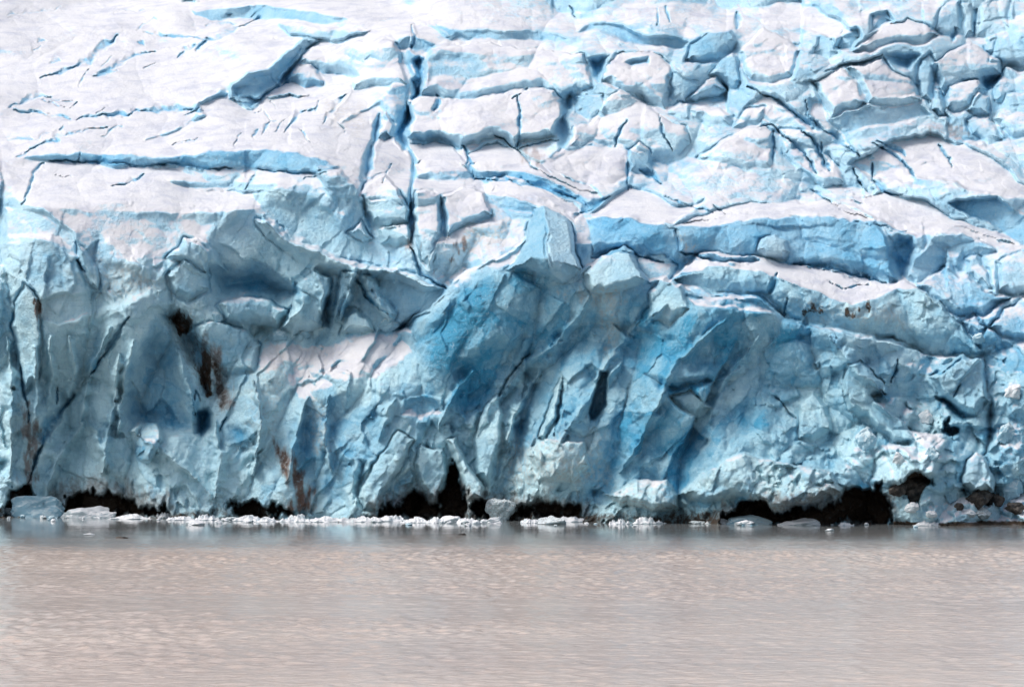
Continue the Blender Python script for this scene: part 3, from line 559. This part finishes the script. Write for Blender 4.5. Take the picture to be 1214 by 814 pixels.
# ------------------------------------------------------------------ integrate the slopes into one solid front
N /= np.linalg.norm(N, axis=-1, keepdims=True)
RX, RZ = (PX - W / 2) / F, (HOR - PY) / F
nr = np.minimum(N[..., 0] * RX + N[..., 1] + N[..., 2] * RZ, -0.13)
GX, GY = N[..., 0] / (-nr) / F * STEP, -N[..., 2] / (-nr) / F * STEP
gx = 0.5 * (GX[:, 1:] + GX[:, :-1]); gy = 0.5 * (GY[1:] + GY[:-1])
div = np.zeros(PX.shape)
div[:, :-1] += gx; div[:, 1:] -= gx; div[:-1] += gy; div[1:] -= gy
ext = np.block([[div, div[:, ::-1]], [div[::-1], div[::-1, ::-1]]])
ky = 2 * np.cos(2 * np.pi * np.fft.fftfreq(2 * NR)) - 2
kx = 2 * np.cos(2 * np.pi * np.arange(NC + 1) / (2 * NC)) - 2
den = ky[:, None] + kx[None]
den[0, 0] = 1
sp = np.fft.rfft2(ext) / den
sp[0, 0] = 0
L = np.fft.irfft2(sp, s=ext.shape)[:NR, :NC]
WLINE = np.interp(px, [-80, 0, 300, 607, 900, 1300], [611, 612, 614, 617, 621, 623])
row = int((614 - py[0]) / STEP)
Lw = L[row]
kw = 81
Lw = np.convolve(np.pad(Lw, kw // 2, mode='edge'), np.ones(kw) / kw, 'valid')
target = np.log(CAM_H * F / (WLINE - HOR))
fade = sstep(120, 600, PY)
L = L + (target - Lw)[None] * fade + (target - Lw).mean() * (1 - fade)
Y = np.exp(L)

# broken relief at several sizes
ca, sa = math.cos(math.radians(62)), math.sin(math.radians(62))
U, V = (WX * ca - WY * sa), (WX * sa + WY * ca)               # U runs along the leaning grain of the middle
wl = 1 - sstep(200, 300, WX); wr = sstep(840, 960, WX); wm = 1 - wl - wr
def layer(size, seed, stretch, fn=lumps, **kw):
    a, ta = fn(WX / size, WY / (size * stretch), seed, **kw)
    b, tb = fn(U / (size * stretch * 1.1), V / size, seed + 20, **kw)
    c, tc = fn(WX / (size * 1.0), WY / (size * 1.0), seed + 40, **kw)
    ku = dict(kw, curv=.65, tilt=1.0)
    up, tu = fn(WX / (size * 1.35), WY / (size * .9), seed + 60, **ku)
    return below * (wl * a + wm * b + wr * c) + (1 - below) * up, below * (wl * ta + wm * tb + wr * tc) + (1 - below) * tu
mpp = 0.105
R1, T1 = layer(64, 100, 1.9, curv=.8, hv=1.1)
R2, T2 = layer(27, 300, 1.6, curv=.7, hv=1.0, groove=.08)
R5, T5 = layer(34, 900, 1.7, plates, hv=.55, tilt=.7)
R3, T3 = layer(13, 500, 1.4, plates, hv=.6, tilt=.9)
R4, T4 = layer(5.2, 700, 1.1)
crumb = sstep(-.05, .4, fbm(PX / 60, PY / 60, 51, 3) + .24 * wr + .14 * sstep(450, 550, WY) - .12 * wl - .2 * np.exp(-((PX - 720) / 200) ** 2 - ((PY - 400) / 70) ** 2)) * (.35 + .65 * below)            # some of the front is crumbled, some is clean
REL = ROUGH * mpp * (64 * 0.95 * R1 + 27 * (0.7 - .25 * below) * R2 + 34 * .32 * below * R5 + 13 * (.12 + .7 * crumb) * R3 + 5.2 * (.35 + .7 * crumb) * R4 * (0.45 + 0.55 * below))
REL += mpp * 8.0 * (1 - below) * fbm(PX / 60, PY / 22, 33, 3)
REL += mpp * 0.6 * fbm(PX / 6, PY / 3.5, 35, 3, .65) * (1 - below)
REL += mpp * 1.4 * fbm(PX / 26, PY / 12, 31, 4) * (0.5 + 0.5 * ROUGH)
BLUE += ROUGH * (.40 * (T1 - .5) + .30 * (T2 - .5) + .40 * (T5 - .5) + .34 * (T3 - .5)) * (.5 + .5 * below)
REL = 0.5 * REL + 0.5 * blur(REL, 1)
Y = Y + DY - REL * np.interp(Y, [360, 520], [1.0, 1.35])
P = np.stack([Y * RX, Y, CAM_H + Y * RZ], -1)
tx, ty = np.gradient(P, axis=1), np.gradient(P, axis=0)
NRM = np.cross(ty, tx)
NRM /= np.linalg.norm(NRM, axis=-1, keepdims=True) + 1e-9
NRM *= np.where(NRM[..., 1:2] > 0.3, -1, 1) if False else 1

# snow lies where the ice is flat enough
nz = blur(NRM[..., 2], 1)
SNOW = sstep(0.48, 1.05, nz + BIAS + 0.22 * fbm(PX / 16, PY / 8, 41, 4))
BLUE = np.clip(BLUE + 0.28 * fbm(PX / 40, PY / 40, 43, 3), 0, 1)
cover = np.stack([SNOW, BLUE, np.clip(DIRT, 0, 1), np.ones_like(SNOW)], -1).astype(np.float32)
marks = np.stack([np.clip(RUST, 0, 1), np.clip(SILT, 0, 1), np.clip(FRESH, 0, 1), np.ones_like(SNOW)], -1).astype(np.float32)

def surface(x, y):
    """world point of the front under a traced spot"""
    r, c = int(round((y - py[0]) / STEP)), int(round((x - px[0]) / STEP))
    return P[min(max(r, 0), NR - 1), min(max(c, 0), NC - 1)]

# ------------------------------------------------------------------ materials
class Nodes:
    def __init__(self, name):
        self.m = bpy.data.materials.new(name); self.m.use_nodes = True
        self.t = self.m.node_tree; self.b = self.t.nodes['Principled BSDF']
    def n(self, kind, **kw):
        nd = self.t.nodes.new(kind)
        for k, v in kw.items(): setattr(nd, k, v)
        return nd
    def link(self, a, b): self.t.links.new(a, b)
    def mix(self, f, a, b, mode='MIX'):
        nd = self.n('ShaderNodeMix', data_type='RGBA', blend_type=mode)
        for s, v in ((nd.inputs[0], f), (nd.inputs[6], a), (nd.inputs[7], b)):
            if isinstance(v, (int, float)): s.default_value = v
            elif isinstance(v, tuple): s.default_value = v + (1,) if len(v) == 3 else v
            else: self.link(v, s)
        return nd.outputs[2]
    def math(self, op, a, b=None, c=None, clamp=False):
        nd = self.n('ShaderNodeMath', operation=op, use_clamp=clamp)
        for s, v in zip(nd.inputs, (a, b, c)):
            if v is None: continue
            if isinstance(v, (int, float)): s.default_value = v
            else: self.link(v, s)
        return nd.outputs[0]
    def noise(self, vec, scale, detail=4, rough=0.55, dist=0):
        nd = self.n('ShaderNodeTexNoise')
        nd.inputs['Scale'].default_value = scale; nd.inputs['Detail'].default_value = detail
        nd.inputs['Roughness'].default_value = rough; nd.inputs['Distortion'].default_value = dist
        self.link(vec, nd.inputs['Vector'])
        return nd.outputs[0]
    def ramp(self, v, a, b, lo=0.0, hi=1.0):
        nd = self.n('ShaderNodeMapRange', interpolation_type='SMOOTHSTEP')
        self.link(v, nd.inputs[0])
        for i, x in zip((1, 2, 3, 4), (a, b, lo, hi)): nd.inputs[i].default_value = x
        return nd.outputs[0]
    def scaled(self, vec, s):
        nd = self.n('ShaderNodeVectorMath', operation='MULTIPLY'); self.link(vec, nd.inputs[0]); nd.inputs[1].default_value = s
        return nd.outputs[0]

def glacier_material():
    g = Nodes('glacier_ice')
    pos = g.n('ShaderNodeNewGeometry').outputs['Position']
    a1 = g.n('ShaderNodeVertexColor', layer_name='cover'); a2 = g.n('ShaderNodeVertexColor', layer_name='marks')
    s1 = g.n('ShaderNodeSeparateColor'); g.link(a1.outputs[0], s1.inputs[0])
    s2 = g.n('ShaderNodeSeparateColor'); g.link(a2.outputs[0], s2.inputs[0])
    snow, blue, dirt = s1.outputs; rust, silt, fresh = s2.outputs
    n1 = g.noise(pos, 0.35, 6, 0.6, 0.4)
    n2 = g.noise(pos, 1.6, 6, 0.65)
    n3 = g.noise(g.scaled(pos, (0.5, 0.5, 2.6)), 0.9, 5, 0.6, 0.8)
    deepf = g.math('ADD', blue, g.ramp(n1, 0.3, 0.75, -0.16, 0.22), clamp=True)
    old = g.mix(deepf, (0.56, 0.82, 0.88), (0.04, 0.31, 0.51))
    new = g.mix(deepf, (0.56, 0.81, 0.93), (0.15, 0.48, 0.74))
    ice = g.mix(fresh, old, new)
    ice = g.mix(g.ramp(n3, 0.55, 0.75, 0, 0.3), ice, (0.48, 0.66, 0.70))
    ice = g.mix(g.ramp(n2, 0.6, 0.85, 0, 0.5), ice, (0.62, 0.78, 0.83))
    n4 = g.noise(g.scaled(pos, (1.2, 1.2, .5)), 3.5, 6, 0.7, 0.6)
    ice = g.mix(g.ramp(n4, 0.55, 0.72, 0, 0.45), ice, (0.66, 0.80, 0.85))
    ice = g.mix(g.ramp(n4, 0.46, 0.30, 0, 0.5), ice, g.mix(fresh, (0.05, 0.28, 0.44), (0.20, 0.54, 0.76)))
    band = g.noise(g.scaled(pos, (0.12, 0.12, 3.2)), 1.0, 4, 0.6, 1.2)
    ice = g.mix(g.math('MULTIPLY', g.ramp(band, 0.60, 0.72, 0, 0.45), g.math('SUBTRACT', 1.0, fresh)), ice, (0.08, 0.30, 0.40))
    sn = g.math('ADD', snow, g.ramp(n2, 0.3, 0.7, -0.17, 0.17))
    snf = g.ramp(sn, 0.1, 0.9)
    snowc = g.mix(g.ramp(n1, 0.4, 0.75), (0.75, 0.75, 0.775), (0.57, 0.59, 0.67))
    snowc = g.mix(g.ramp(n4, 0.56, 0.75, 0, 0.5), snowc, (0.54, 0.585, 0.68))
    col = g.mix(snf, ice, snowc)
    col = g.mix(g.math('MULTIPLY', silt, g.ramp(n2, 0.35, 0.65)), col, (0.56, 0.51, 0.43))
    col = g.mix(g.math('MULTIPLY', rust, g.ramp(n2, 0.2, 0.5)), col, (0.19, 0.075, 0.028))
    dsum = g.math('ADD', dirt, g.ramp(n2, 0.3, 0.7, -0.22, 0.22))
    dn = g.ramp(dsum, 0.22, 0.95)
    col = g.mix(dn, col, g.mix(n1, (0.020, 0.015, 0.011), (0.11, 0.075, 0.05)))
    g.link(col, g.b.inputs['Base Color'])
    rgh = g.mix(snf, (0.42,) * 3, (0.85,) * 3)
    g.link(rgh, g.b.inputs['Roughness'])
    g.b.inputs['Specular IOR Level'].default_value = 0.3
    bmp = g.n('ShaderNodeBump'); bmp.inputs['Distance'].default_value = 0.4; g.link(g.math('MULTIPLY_ADD', snf, -0.45, 0.85), bmp.inputs['Strength'])
    hh = g.math('ADD', g.math('ADD', g.noise(pos, 2.2, 6, 0.62), g.math('MULTIPLY', g.noise(pos, 7.0, 3, 0.6), 0.35)), g.math('MULTIPLY', n1, 0.7))
    g.link(hh, bmp.inputs['Height']); g.link(bmp.outputs[0], g.b.inputs['Normal'])
    return g.m

def floe_material(name, pale, deep, dirt=0.0):
    g = Nodes(name)
    pos = g.n('ShaderNodeNewGeometry').outputs['Position']
    nor = g.n('ShaderNodeSeparateXYZ'); g.link(g.n('ShaderNodeNewGeometry').outputs['Normal'], nor.inputs[0])
    n1 = g.noise(pos, 1.3, 5, 0.6); n2 = g.noise(pos, 6.0, 5, 0.6)
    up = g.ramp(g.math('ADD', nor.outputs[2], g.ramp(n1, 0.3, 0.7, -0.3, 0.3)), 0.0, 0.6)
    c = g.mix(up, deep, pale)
    if dirt: c = g.mix(g.ramp(n2, 0.52, 0.62, 0, dirt), c, (0.16, 0.11, 0.08))
    g.link(c, g.b.inputs['Base Color']); g.b.inputs['Roughness'].default_value = 0.55
    bmp = g.n('ShaderNodeBump'); bmp.inputs['Strength'].default_value = 0.5; bmp.inputs['Distance'].default_value = 0.12
    g.link(n2, bmp.inputs['Height']); g.link(bmp.outputs[0], g.b.inputs['Normal'])
    return g.m

def rock_material():
    g = Nodes('wet_rock')
    pos = g.n('ShaderNodeNewGeometry').outputs['Position']
    n1 = g.noise(pos, 1.5, 6, 0.65)
    g.link(g.mix(g.ramp(n1, 0.35, 0.7), (0.012, 0.010, 0.009), (0.10, 0.085, 0.07)), g.b.inputs['Base Color'])
    g.b.inputs['Roughness'].default_value = 0.6
    bmp = g.n('ShaderNodeBump'); bmp.inputs['Strength'].default_value = 0.7; bmp.inputs['Distance'].default_value = 0.15
    g.link(n1, bmp.inputs['Height']); g.link(bmp.outputs[0], g.b.inputs['Normal'])
    return g.m

def water_material():
    g = Nodes('silty_water')
    pos = g.n('ShaderNodeNewGeometry').outputs['Position']
    big = g.noise(g.scaled(pos, (0.02, 0.05, 0)), 1.0, 4, 0.55)
    col = g.mix(g.ramp(big, 0.3, 0.7), (0.58, 0.455, 0.38), (0.645, 0.515, 0.43))
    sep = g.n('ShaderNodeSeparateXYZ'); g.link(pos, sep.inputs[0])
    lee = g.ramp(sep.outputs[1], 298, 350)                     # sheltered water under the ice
    refl_band = g.ramp(g.math('ADD', sep.outputs[1], g.math('MULTIPLY', g.noise(g.scaled(pos, (0.03, 0.06, 0)), 1.0, 4), 60)), 306, 376)   # dark reflection of the ice front, painted into the base colour
    g.link(g.mix(refl_band, col, (0.22, 0.235, 0.235)), g.b.inputs['Base Color'])
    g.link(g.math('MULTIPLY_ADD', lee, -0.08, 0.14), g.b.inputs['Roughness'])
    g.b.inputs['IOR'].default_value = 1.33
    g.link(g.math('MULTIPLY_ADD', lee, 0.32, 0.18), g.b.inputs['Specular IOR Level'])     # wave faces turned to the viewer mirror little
    r1 = g.noise(g.scaled(pos, (0.55, 1.0, 0)), 0.9, 4, 0.6, 0.3)
    r2 = g.noise(g.scaled(pos, (0.12, 0.22, 0)), 1.0, 3, 0.5)
    b1 = g.n('ShaderNodeBump'); b1.inputs['Strength'].default_value = 1.0; b1.inputs['Distance'].default_value = 0.15
    amp = g.ramp(g.noise(g.scaled(pos, (0.012, 0.04, 0)), 1.0, 3), 0.35, 0.65, 0.45, 1.0)
    g.link(g.math('MULTIPLY', g.math('ADD', r1, g.math('MULTIPLY', r2, 0.8)), g.math('MULTIPLY', amp, g.math('MULTIPLY_ADD', lee, -0.9, 1.0))), b1.inputs['Height'])
    g.link(b1.outputs[0], g.b.inputs['Normal'])
    return g.m

ICE = glacier_material()
WHITE = floe_material('floe_white', (0.80, 0.80, 0.81), (0.58, 0.67, 0.70))
CYAN = floe_material('floe_blue', (0.54, 0.68, 0.73), (0.28, 0.49, 0.60))
GREY = floe_material('floe_grey', (0.60, 0.66, 0.68), (0.34, 0.44, 0.47), 0.7)
ROCK = rock_material()
WATER = water_material()

def add_mesh(name, verts, faces, mat, parent=None, normals=None, smooth=True):
    me = bpy.data.meshes.new(name)
    verts = np.asarray(verts, np.float32); faces = np.asarray(faces, np.int32)
    me.vertices.add(len(verts)); me.vertices.foreach_set('co', verts.ravel())
    k = faces.shape[1]
    me.loops.add(faces.size); me.loops.foreach_set('vertex_index', faces.ravel())
    me.polygons.add(len(faces)); me.polygons.foreach_set('loop_start', np.arange(0, faces.size, k, dtype=np.int32))
    me.update(calc_edges=True)
    me.polygons.foreach_set('use_smooth', np.full(len(faces), smooth))
    me.materials.append(mat)
    if normals is not None: me.normals_split_custom_set_from_vertices(normals.tolist() if False else normals)
    o = bpy.data.objects.new(name, me)
    scene.collection.objects.link(o)
    if parent: o.parent = parent
    return o

def tag(o, label=None, cat=None, group=None, kind=None):
    for k, v in (('label', label), ('category', cat), ('group', group), ('kind', kind)):
        if v: o[k] = v
    return o

# ------------------------------------------------------------------ water and glacier objects
xs = np.concatenate([[-900, -400, -150], np.arange(-80, 80.01, 0.2), [150, 400, 900]])
ys = np.concatenate([[-300, -60, 40, 90, 120], np.arange(140, 425, 0.55), [470, 560, 900]])
QX, QY = np.meshgrid(xs, ys)
calm = 1 - 0.93 * sstep(286, 342, QY)
patch = 0.6 + 0.6 * sstep(-.25, .25, fbm(QX / 60, QY / 22, 81, 3)) + 0.8 * np.exp(-((QY - 284) / 20) ** 2)
WZ = calm * patch * (0.12 * fbm(QX / .75, QY / 1.1, 82, 2, .6) + 0.03 * fbm(QX / 4, QY / 4, 83, 2))
WZ *= ((np.abs(QX) < 80) & (QY > 139) & (QY < 424))
wi = np.arange(QX.size).reshape(QX.shape)
wq = np.stack([wi[:-1, :-1], wi[:-1, 1:], wi[1:, 1:], wi[1:, :-1]], -1).reshape(-1, 4)
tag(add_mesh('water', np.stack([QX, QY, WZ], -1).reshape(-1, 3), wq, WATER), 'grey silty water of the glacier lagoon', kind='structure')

idx = np.arange(NR * NC).reshape(NR, NC)
quads = np.stack([idx[:-1, :-1], idx[1:, :-1], idx[1:, 1:], idx[:-1, 1:]], -1).reshape(-1, 4)
qid = PID[:-1, :-1].ravel()
Pf, Nf, cf, mf = P.reshape(-1, 3), NRM.reshape(-1, 3), cover.reshape(-1, 4), marks.reshape(-1, 4)
def sheet(name, sel, parent=None):
    q = quads[sel]
    u, inv = np.unique(q.ravel(), return_inverse=True)
    o = add_mesh(name, Pf[u], inv.reshape(-1, 4), ICE, parent, Nf[u])
    for nm, src in (('cover', cf), ('marks', mf)):
        at = o.data.attributes.new(nm, 'FLOAT_COLOR', 'POINT')
        at.data.foreach_set('color', src[u].ravel())
    return o
glacier = sheet('glacier', qid == -1)
tag(glacier, 'crevassed blue glacier front rising from the grey water', 'glacier', kind='structure')
for i, nm in enumerate(parts):
    sel = qid == i
    if sel.sum() > 12: sheet(nm, sel, glacier)
# ------------------------------------------------------------------ floating ice, loose blocks and boulders
import bmesh
def ico(sub):
    bm = bmesh.new(); bmesh.ops.create_icosphere(bm, subdivisions=sub, radius=1)
    v = np.array([x.co[:] for x in bm.verts]); f = np.array([[q.index for q in p.verts] for p in bm.faces]); bm.free()
    return v, f
ICO = {s: ico(s) for s in (3, 4, 5)}

def chunk(name, seed, w, d, h, mat, sub=4, planes=16, sink=0.3, rough=0.13, boxy=False):
    """angular block: a ball cut by random planes, then weathered"""
    r = np.random.RandomState(seed)
    v, f = ICO[sub]
    n = r.normal(size=(planes, 3)); n /= np.linalg.norm(n, axis=1)[:, None]
    dist = r.uniform(.62, .98, planes)
    if boxy:                                                  # three pairs of broad faces, tilted a little
        n[:6] = np.array([(1, 0, .1), (-1, .1, .2), (0, 1, 0), (.1, -1, .25), (.12, 0, 1), (0, 0, -1)]) + r.normal(size=(6, 3)) * .12
        n[:6] /= np.linalg.norm(n[:6], axis=1)[:, None]; dist[:6] = .55; dist[6:] = r.uniform(.7, .95, planes - 6)
    dots = v @ n.T
    rad = np.where(dots > .12, dist / np.maximum(dots, .12), 9).min(1)
    rad = np.minimum(rad, 1.15)
    p = v * rad[:, None]
    s = seed * 1.7
    p = p * (1 + rough * (2 * fbm(p[:, 0] * 2.5 + s, p[:, 2] * 2.5 + p[:, 1] * 1.3, 5, 3) + 1.2 * fbm(p[:, 1] * 6 + s, p[:, 2] * 6 - p[:, 0] * 4, 9, 2)))[:, None]
    p = p - (p.max(0) + p.min(0)) / 2
    p = p / (p.max(0) - p.min(0)) * np.array([w, d, h / (1 - sink)])
    p[:, 2] += h / 2 - h / (1 - sink) * sink / 2
    return add_mesh(name, p, f, mat, smooth=False)

def floe(name, seed, w, d, h, mat):
    """low floe: uneven outline, a few humps, steep broken rim"""
    r = np.random.RandomState(seed)
    na, nrad = 64, 18
    ang = np.linspace(0, 2 * np.pi, na, endpoint=False)
    out = 1 + .6 * fbm(np.cos(ang) * 1.3 + seed, np.sin(ang) * 1.3, 3, 4)
    rows = []
    for k in range(nrad):
        t = k / (nrad - 1)
        rr = t ** .8
        x, y = np.cos(ang) * out * rr, np.sin(ang) * out * rr
        hum = .15 + .75 * np.clip(1 - np.abs(3.2 * vnoise(x * 2.3 + seed * 3.1, y * 1.5, 6)), 0, 1) + .8 * fbm(x * 5 + seed, y * 3, 8, 3, .6) + .35 * np.exp(-((x - r.uniform(-.4, .4) * 0 - .3 * math.sin(seed)) / .35) ** 2)
        z = np.clip(hum, .12, 1.4) * (1 - rr ** 5 * .75)
        rows.append(np.stack([x, y, z], 1))
    low = rows[-1].copy(); low[:, 2] = -.6; low[:, :2] *= .92
    rows.append(low)
    p = np.concatenate(rows)
    p = np.concatenate([p, [[0, 0, -.6]]])
    f = []
    for k in range(len(rows) - 1):
        for a in range(na):
            b = (a + 1) % na
            f.append((k * na + a, (k + 1) * na + a, (k + 1) * na + b, k * na + b))
    k = len(rows) - 1
    for a in range(na): f.append((k * na + a, len(p) - 1, len(p) - 1, k * na + (a + 1) % na))
    top = p[:, 2].max()
    p = p * np.array([w / 2 / np.abs(p[:, 0]).max(), d / 2, h / top])
    p = p.astype(np.float32)
    me = bpy.data.meshes.new(name)
    me.from_pydata(p.tolist(), [], [tuple(dict.fromkeys(q)) for q in f]); me.update()
    me.materials.append(mat)
    o = bpy.data.objects.new(name, me); scene.collection.objects.link(o)
    return o

def on_water(o, x, y):
    Yw = CAM_H * F / (y - HOR)
    o.location = ((x - W / 2) / F * Yw, Yw, -0.02)
    o.rotation_euler[2] = 0
    return Yw / F

STRING = 'low white floe in the string of broken ice along the foot of the front'
STR_G = 'floes strung along the foot of the ice front'
SMALL = 'small white floe drifting apart below the dark undercut of the front'
SMALL_G = 'small separate floes below the undercut'
# x0, x1, top, waterline row, kind, label, group
FLOES = [
    (19, 71, 591, 612.5, 'cb', 'large pale blue angular ice block in front of the dark undercut beside the white dome', None),
    (2, 18, 601, 612, 'cw', 'small white lump of ice beside the large pale blue block', None),
    (76, 126, 599, 613, 'fd', 'smooth white dome-shaped floe beside the large pale blue block', None),
    (118, 136, 605, 613.5, 'cw', 'white ice lump leaning on the flank of the white dome floe', None),
    (134, 178, 608.5, 614.5, 'f', STRING, STR_G), (178, 206, 606, 614, 'f', STRING, STR_G), (198, 228, 611, 616, 'f', STRING, STR_G),
    (222, 241, 614.5, 622, 'cw', 'white cube-like chunk floating just ahead of the string of broken ice', None),
    (234, 260, 608.5, 616, 'f', STRING, STR_G), (262, 279, 612, 617, 'cg', 'grey dirt-streaked chunk among the white floes of the string', None),
    (277, 312, 610, 617, 'f', STRING, STR_G), (300, 330, 612, 618, 'f', STRING, STR_G), (334, 366, 608.5, 618, 'f', STRING, STR_G), (360, 406, 611, 618, 'f', STRING, STR_G),
    (402, 422, 612, 618.5, 'f', STRING, STR_G), (416, 452, 611, 618, 'f', STRING, STR_G), (448, 482, 609.5, 617.5, 'f', STRING, STR_G), (478, 508, 612, 619, 'f', STRING, STR_G),
    (505, 528, 612, 619.5, 'f', STRING, STR_G), (521, 547, 610.5, 618.5, 'cw', 'tallest pale chunk at the far end of the string of broken ice', None), (543, 565, 613, 619.5, 'f', STRING, STR_G),
    (577, 594, 612.5, 620, 'cw', 'lone white chunk floating in front of the snow-capped boulder', None),
    (618, 638, 613.5, 619.5, 'f', SMALL, SMALL_G), (640, 668, 610.5, 621, 'cg', 'grey-white ice lump with its long low floe behind', None),
    (658, 704, 611, 618, 'f', 'long thin white floe lying behind a grey-white ice lump', None),
    (721, 745, 613.5, 621, 'f', SMALL, SMALL_G), (750, 780, 611.5, 620.5, 'f', SMALL, SMALL_G), (776, 790, 617, 620, 'f', SMALL, SMALL_G),
    (818, 834, 616.5, 620.5, 'cg', 'small dirty ice bit at the edge of the dark undercut', None),
    (830, 874, 613.5, 620.5, 'f', 'flat white floe against the flank of the pale blue dome floe', None),
    (864, 910, 609.5, 621, 'fb', 'pale blue dome floe beside the dark undercut', None), (873, 893, 615.5, 622.5, 'cw', 'white chunk touching the front of the pale blue dome floe', None),
    (926, 967, 613.5, 622, 'fp', 'white floe with a peaked hump in front of the black undercut', None), (994, 1011, 618.5, 622.5, 'f', SMALL, SMALL_G),
    (1086, 1124, 616, 622.5, 'f', 'low white floe beside the dark gravel edge under the rubble slope', None),
    (979, 988, 626, 629, 'cw', 'tiny white ice bit alone on the open water', None),
    (138, 151, 635, 637.5, 'cr', 'tiny dark piece of debris floating on the open water', None),
    (543, 552, 631.5, 633.5, 'cr', 'tiny dark sliver floating beyond the string of floes', None),
    (100, 112, 631.5, 633.5, 'cw', 'faint thin ice sliver on the water near dark debris', None),
]
for i, (x0, x1, yt, yb, kind, label, group) in enumerate(FLOES):
    mm = CAM_H / (yb - HOR)                                   # metres per traced pixel there
    w, h = (x1 - x0) * mm * 1.25, (yb - yt) * mm * 1.0
    nm = 'floating_sliver' if kind == 'cr' else 'ice_chunk' if kind[0] == 'c' else 'ice_floe'
    mat = {'b': CYAN, 'g': GREY, 'r': ROCK}.get(kind[-1] if len(kind) > 1 else '', WHITE)
    d = max(min(w * .6, 3.2), h * 1.2)
    if kind == 'cb': h *= 1.2
    if kind in ('fd', 'fb', 'fp'): o = chunk(nm, 40 + i, w, d, h, mat, 5, planes=46 if kind != 'fp' else 18, sink=.5, rough=.07)
    else: o = chunk(nm, 40 + i, w, d, h, mat, 4, boxy=(w < 3 * h)) if kind[0] == 'c' else floe(nm, 40 + i, w, d, h, mat)
    on_water(o, (x0 + x1) / 2, yb)
    tag(o, label, 'sliver' if kind == 'cr' else 'ice chunk' if kind[0] == 'c' else 'ice floe', group)

rb = random.Random(11)
BRASH = [(rb.uniform(10, 575), rb.uniform(4, 11)) for k in range(34)] + [(rb.uniform(600, 1100), rb.uniform(3, 7)) for k in range(14)]
for k, (x, wp) in enumerate(BRASH):
    yb = np.interp(x, [0, 300, 600, 900, 1214], [613, 618, 620, 621.5, 622.5]) + rb.choice([0, 0, 0, 1, 2, 4]) * rb.random()
    mm = CAM_H / (yb - HOR)
    west = x < 590
    o = chunk('brash_piece', 400 + k, wp * mm, wp * mm * .8, wp * mm * rb.uniform(.3, .6), rb.choice([WHITE, WHITE, CYAN, GREY]), 3, rough=.16)
    on_water(o, x, yb)
    tag(o, 'small jagged bit of brash ice between the floes of the string' if west else 'stray bit of brash ice adrift near the separate floes', 'brash ice', 'brash bits among the string of floes' if west else 'stray brash bits near the separate floes')

# x, y (foot), width, height, material, name, label
LOOSE = [
    (460, 390, 27, 14, CYAN, 'ice_block', 'pale wedge of ice lying loose at the top of the snow apron beside the headland'),
    (1126, 592, 20, 20, CYAN, 'ice_block', 'greenish ice block half buried in the white rubble slope by the shore'),
    (1196, 590, 34, 26, CYAN, 'ice_block', 'pale blue ice block on the rubble slope right of the rounded ice boulder'),
    (1150, 612, 16, 8, WHITE, 'ice_block', 'small white ice block low on the rubble slope beside brown boulder'),
    (1105, 612, 14, 7, WHITE, 'ice_block', 'small white ice block at the foot of the rubble slope'),
    (1080, 605, 18, 10, WHITE, 'ice_block', 'white ice block against the edge of the black undercut'),
    (1026, 530, 26, 24, CYAN, 'ice_block', 'rounded pale blue ice block under the long blue slab'),
    (1098, 500, 18, 14, WHITE, 'ice_block', 'white ice block on the rubble below the cracked blue wall'),
    (1065, 548, 15, 12, WHITE, 'ice_block', 'white ice block midway down the rubble chute'),
    (1105, 545, 17, 14, CYAN, 'ice_block', 'pale ice block in the rubble above the black boulder'),
    (1192, 520, 22, 20, CYAN, 'ice_block', 'pale blue ice block under the crumbled right flank of the front'),
    (1200, 470, 20, 14, WHITE, 'ice_block', 'white ice block perched on the crumbled right flank'),
    (1160, 405, 16, 10, CYAN, 'ice_block', 'small blue block lodged below the blue pyramid block'),
    (332, 402, 18, 10, CYAN, 'ice_block', 'small pale ice block at the upper edge of the snow apron'),
    (362, 400, 14, 9, CYAN, 'ice_block', 'little ice lump between snow apron and the icy pillars'),
    (258, 380, 14, 10, CYAN, 'ice_block', 'pale ice lump above the dark stained cleft'),
    (593, 615, 36, 27, GREY, 'snow_boulder', 'grey snow-capped boulder standing at the waterline before the dark cave'),
    (1088, 592, 52, 28, ROCK, 'boulder', 'largest black boulder bedded in the white rubble slope'),
    (1064, 585, 22, 15, ROCK, 'boulder', 'black boulder beside the largest boulder in the rubble'),
    (1160, 600, 34, 20, ROCK, 'boulder', 'dark boulder right under the rounded ice boulder'),
    (1182, 597, 18, 12, ROCK, 'boulder', 'small dark boulder between rounded ice boulder and pale blue block'),
    (1164, 613, 24, 11, GREY, 'boulder', 'brown-grey boulder low on the rubble slope'),
    (1203, 608, 26, 12, ROCK, 'boulder', 'brown boulder at the edge of the rubble slope by the shore'),
    (1137, 604, 12, 8, ROCK, 'boulder', 'small brown stone in the rubble beside the greenish block'),
    (505, 614, 10, 6, ROCK, 'boulder', 'small reddish stone behind the string of floes'),
]
for i, (x, y, wpx, hpx, mat, nm, label) in enumerate(LOOSE):
    p = surface(x, y - 1)
    mm = p[1] / F
    w, h = wpx * mm, hpx * mm
    o = chunk(nm, 240 + i, w, w * .8, h, mat, 4, planes=22, sink=.25, rough=.11)
    o.location = (p[0], p[1] - w * .12, p[2] if p[2] > 0 else 0)
    if nm == 'snow_boulder': on_water(o, x, 617)
    tag(o, label, 'boulder' if 'boulder' in nm else 'ice block')
